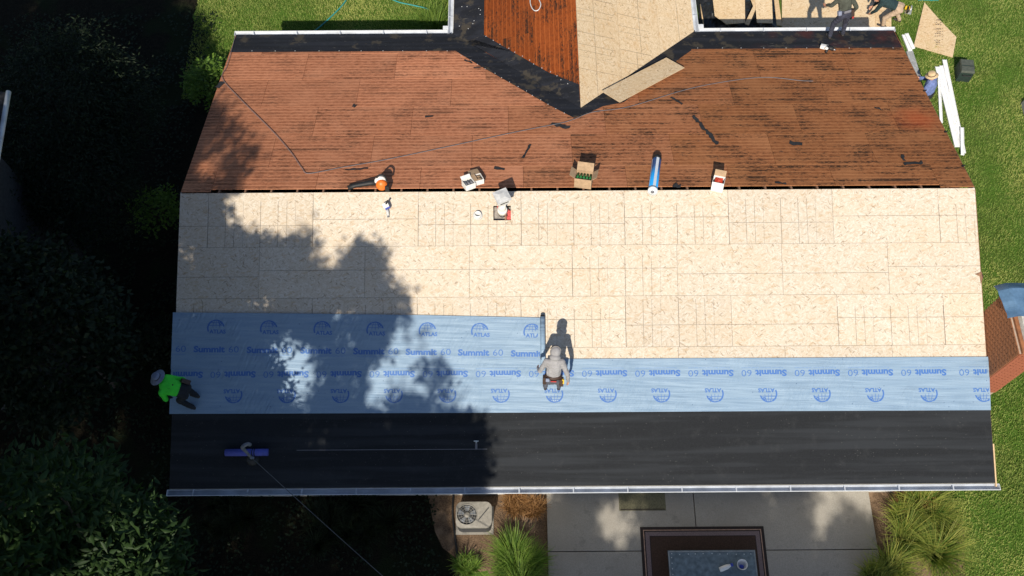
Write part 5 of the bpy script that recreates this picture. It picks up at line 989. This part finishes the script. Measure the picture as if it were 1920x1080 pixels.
# 2 man in neon green bending over the left rake
FA, FB = FR.W(360, 763, .03), FR.W(374, 747, .03); o2 = (FA+FB)/2; fz = zf(FR, o2)
person('person in neon green shirt and grey sun hat bending at the left roof edge', at(o2, (-1, .32)), dict(pelvis=(.02, .06, .70), chest=(-.03, .34, .90), neck=(-.01, .49, .95), head=(.06, .60, .96), face=(.1, .7, -.7), head_up=(.0, .5, .86), right=(1, 0, .15), elbow_l=(-.26, .40, .62), wrist_l=(-.16, .46, .38), elbow_r=(.27, .22, .62), wrist_r=(.2, .40, .40),
    knee_l=(-.15, .20, .40), knee_r=(.16, .18, .42), ankle_l=(-.13, .0, .05), ankle_r=(.13, .0, .12), sleeve=.12), ['pants_black', 'neon', 'pants_black', 'shoe', 'sole'], brim_hat('hat_grey', 'hat_grey', 'pants_grey', .19, .10),
    lambda e, pel, up, rt, fw, che, TR: ([MB().box(pel+rt*.2+up*.05-fw*.05, (.1, .14, .2), TR).build('pouch', 'leather', e, bevel=.015)], MB().box(che-fw*.119+up*.02, (.11, .004, .045), TR).build('shirt_print', 'pants_black', e), MB().box(che-fw*.119-up*.04+rt*.03, (.06, .004, .03), TR).build('shirt_print', 'pants_black', e)))
for (px, py) in ((362, 765), (377, 748)): pass
# 3 man in olive shirt on the back eave membrane
FA, FB = BK.W(1552, 68, .012), BK.W(1580, 70, .012); o3 = (FA+FB)/2
person('person in olive shirt and dark jeans standing at the back eave', at(o3, (-.25, 1)), dict(pelvis=(.0, .02, .90), chest=(-.02, .20, 1.22), neck=(-.05, .32, 1.40), head=(-.10, .40, 1.49), face=(-.4, .6, -.7), elbow_l=(-.34, .26, 1.08), wrist_l=(-.38, .44, .92), elbow_r=(.31, .06, 1.04), wrist_r=(.27, .10, .78), sleeve=.75,
    knee_l=(-.16, .10, .48), knee_r=(.17, .06, .47), ankle_l=(-.19, .0, .085), ankle_r=(.2, .0, .085), toe=(0, 1, -.25)), ['skin', 'olive', 'denim', 'shoe', 'sole'], cap('cap_blue'), belt('denim', [(-.19, -.06, .1, (.09, .1, .12), 'hat_grey'), (.0, -.15, .12, (.2, .02, .07), 'grey_pipe'), (.2, 0, .0, (.1, .14, .2), 'leather')]))
q = o3+at(o3, (-.25, 1)).to_3x3() @ Vector((.30, .12, .66)); n2 = empty('nail_gun', 'reddish black nail gun held by the person in olive shirt', 'nail gun', Matrix.Translation(q) @ Matrix.Rotation(.6, 4, 'Z')); MB().tube([(0, 0, .1), (.02, 0, -.12)], .05, 12).build('cylinder', 'black', n2, smooth=True); MB().tube([(0, 0, .05), (-.14, 0, .03)], .025, 8).build('grip', 'red', n2, smooth=True); MB().box((.06, .03, -.1), (.05, .2, .05), RZ(.3)).build('magazine', 'red', n2, bevel=.01)
# 4 person in khaki trousers bending over the work boards
o4 = G(1668, 44, 0.09); o4.z = .0
person('person in khaki trousers and dark shirt bending over the work boards', at(o4, (-1, .55)), dict(pelvis=(.05, -.05, .80), chest=(-.05, .42, .95), neck=(-.04, .58, .90), head=(-.02, .72, .86), face=(0, .3, -1), right=(1, .1, .1), elbow_l=(-.28, .56, .66), wrist_l=(-.2, .66, .40), elbow_r=(.22, .58, .66), wrist_r=(.12, .70, .40),
    knee_l=(-.22, .22, .45), knee_r=(.26, .0, .42), ankle_l=(-.24, .16, .17), ankle_r=(.30, -.22, .085)), ['skin', 'shirt_teal', 'khaki', 'shoe', 'sole'], cap('pants_black'))
# 5 person in blue shirt and straw hat by the right gable
o5 = G(1750, 143, 1.62); o5 = Vector((o5.x+.10, o5.y-.06, 0))
person('person in blue shirt and straw hat beside the right gable', at(o5, (-.75, .55)), dict(pelvis=(0, -.02, .90), chest=(0, .05, 1.25), neck=(0, .10, 1.45), head=(0, .15, 1.57), face=(-.2, .85, -.45), elbow_l=(-.36, .14, 1.06), wrist_l=(-.24, .40, 1.0), elbow_r=(.36, .16, 1.06), wrist_r=(.26, .44, 1.02),
    knee_l=(-.11, .05, .48), knee_r=(.12, .04, .48), ankle_l=(-.13, 0, .085), ankle_r=(.14, 0, .085)), ['skin_light', 'chambray', 'pants_black', 'shoe', 'sole'], brim_hat('straw', 'straw', 'leather', .165, .12), bulk=1.42)
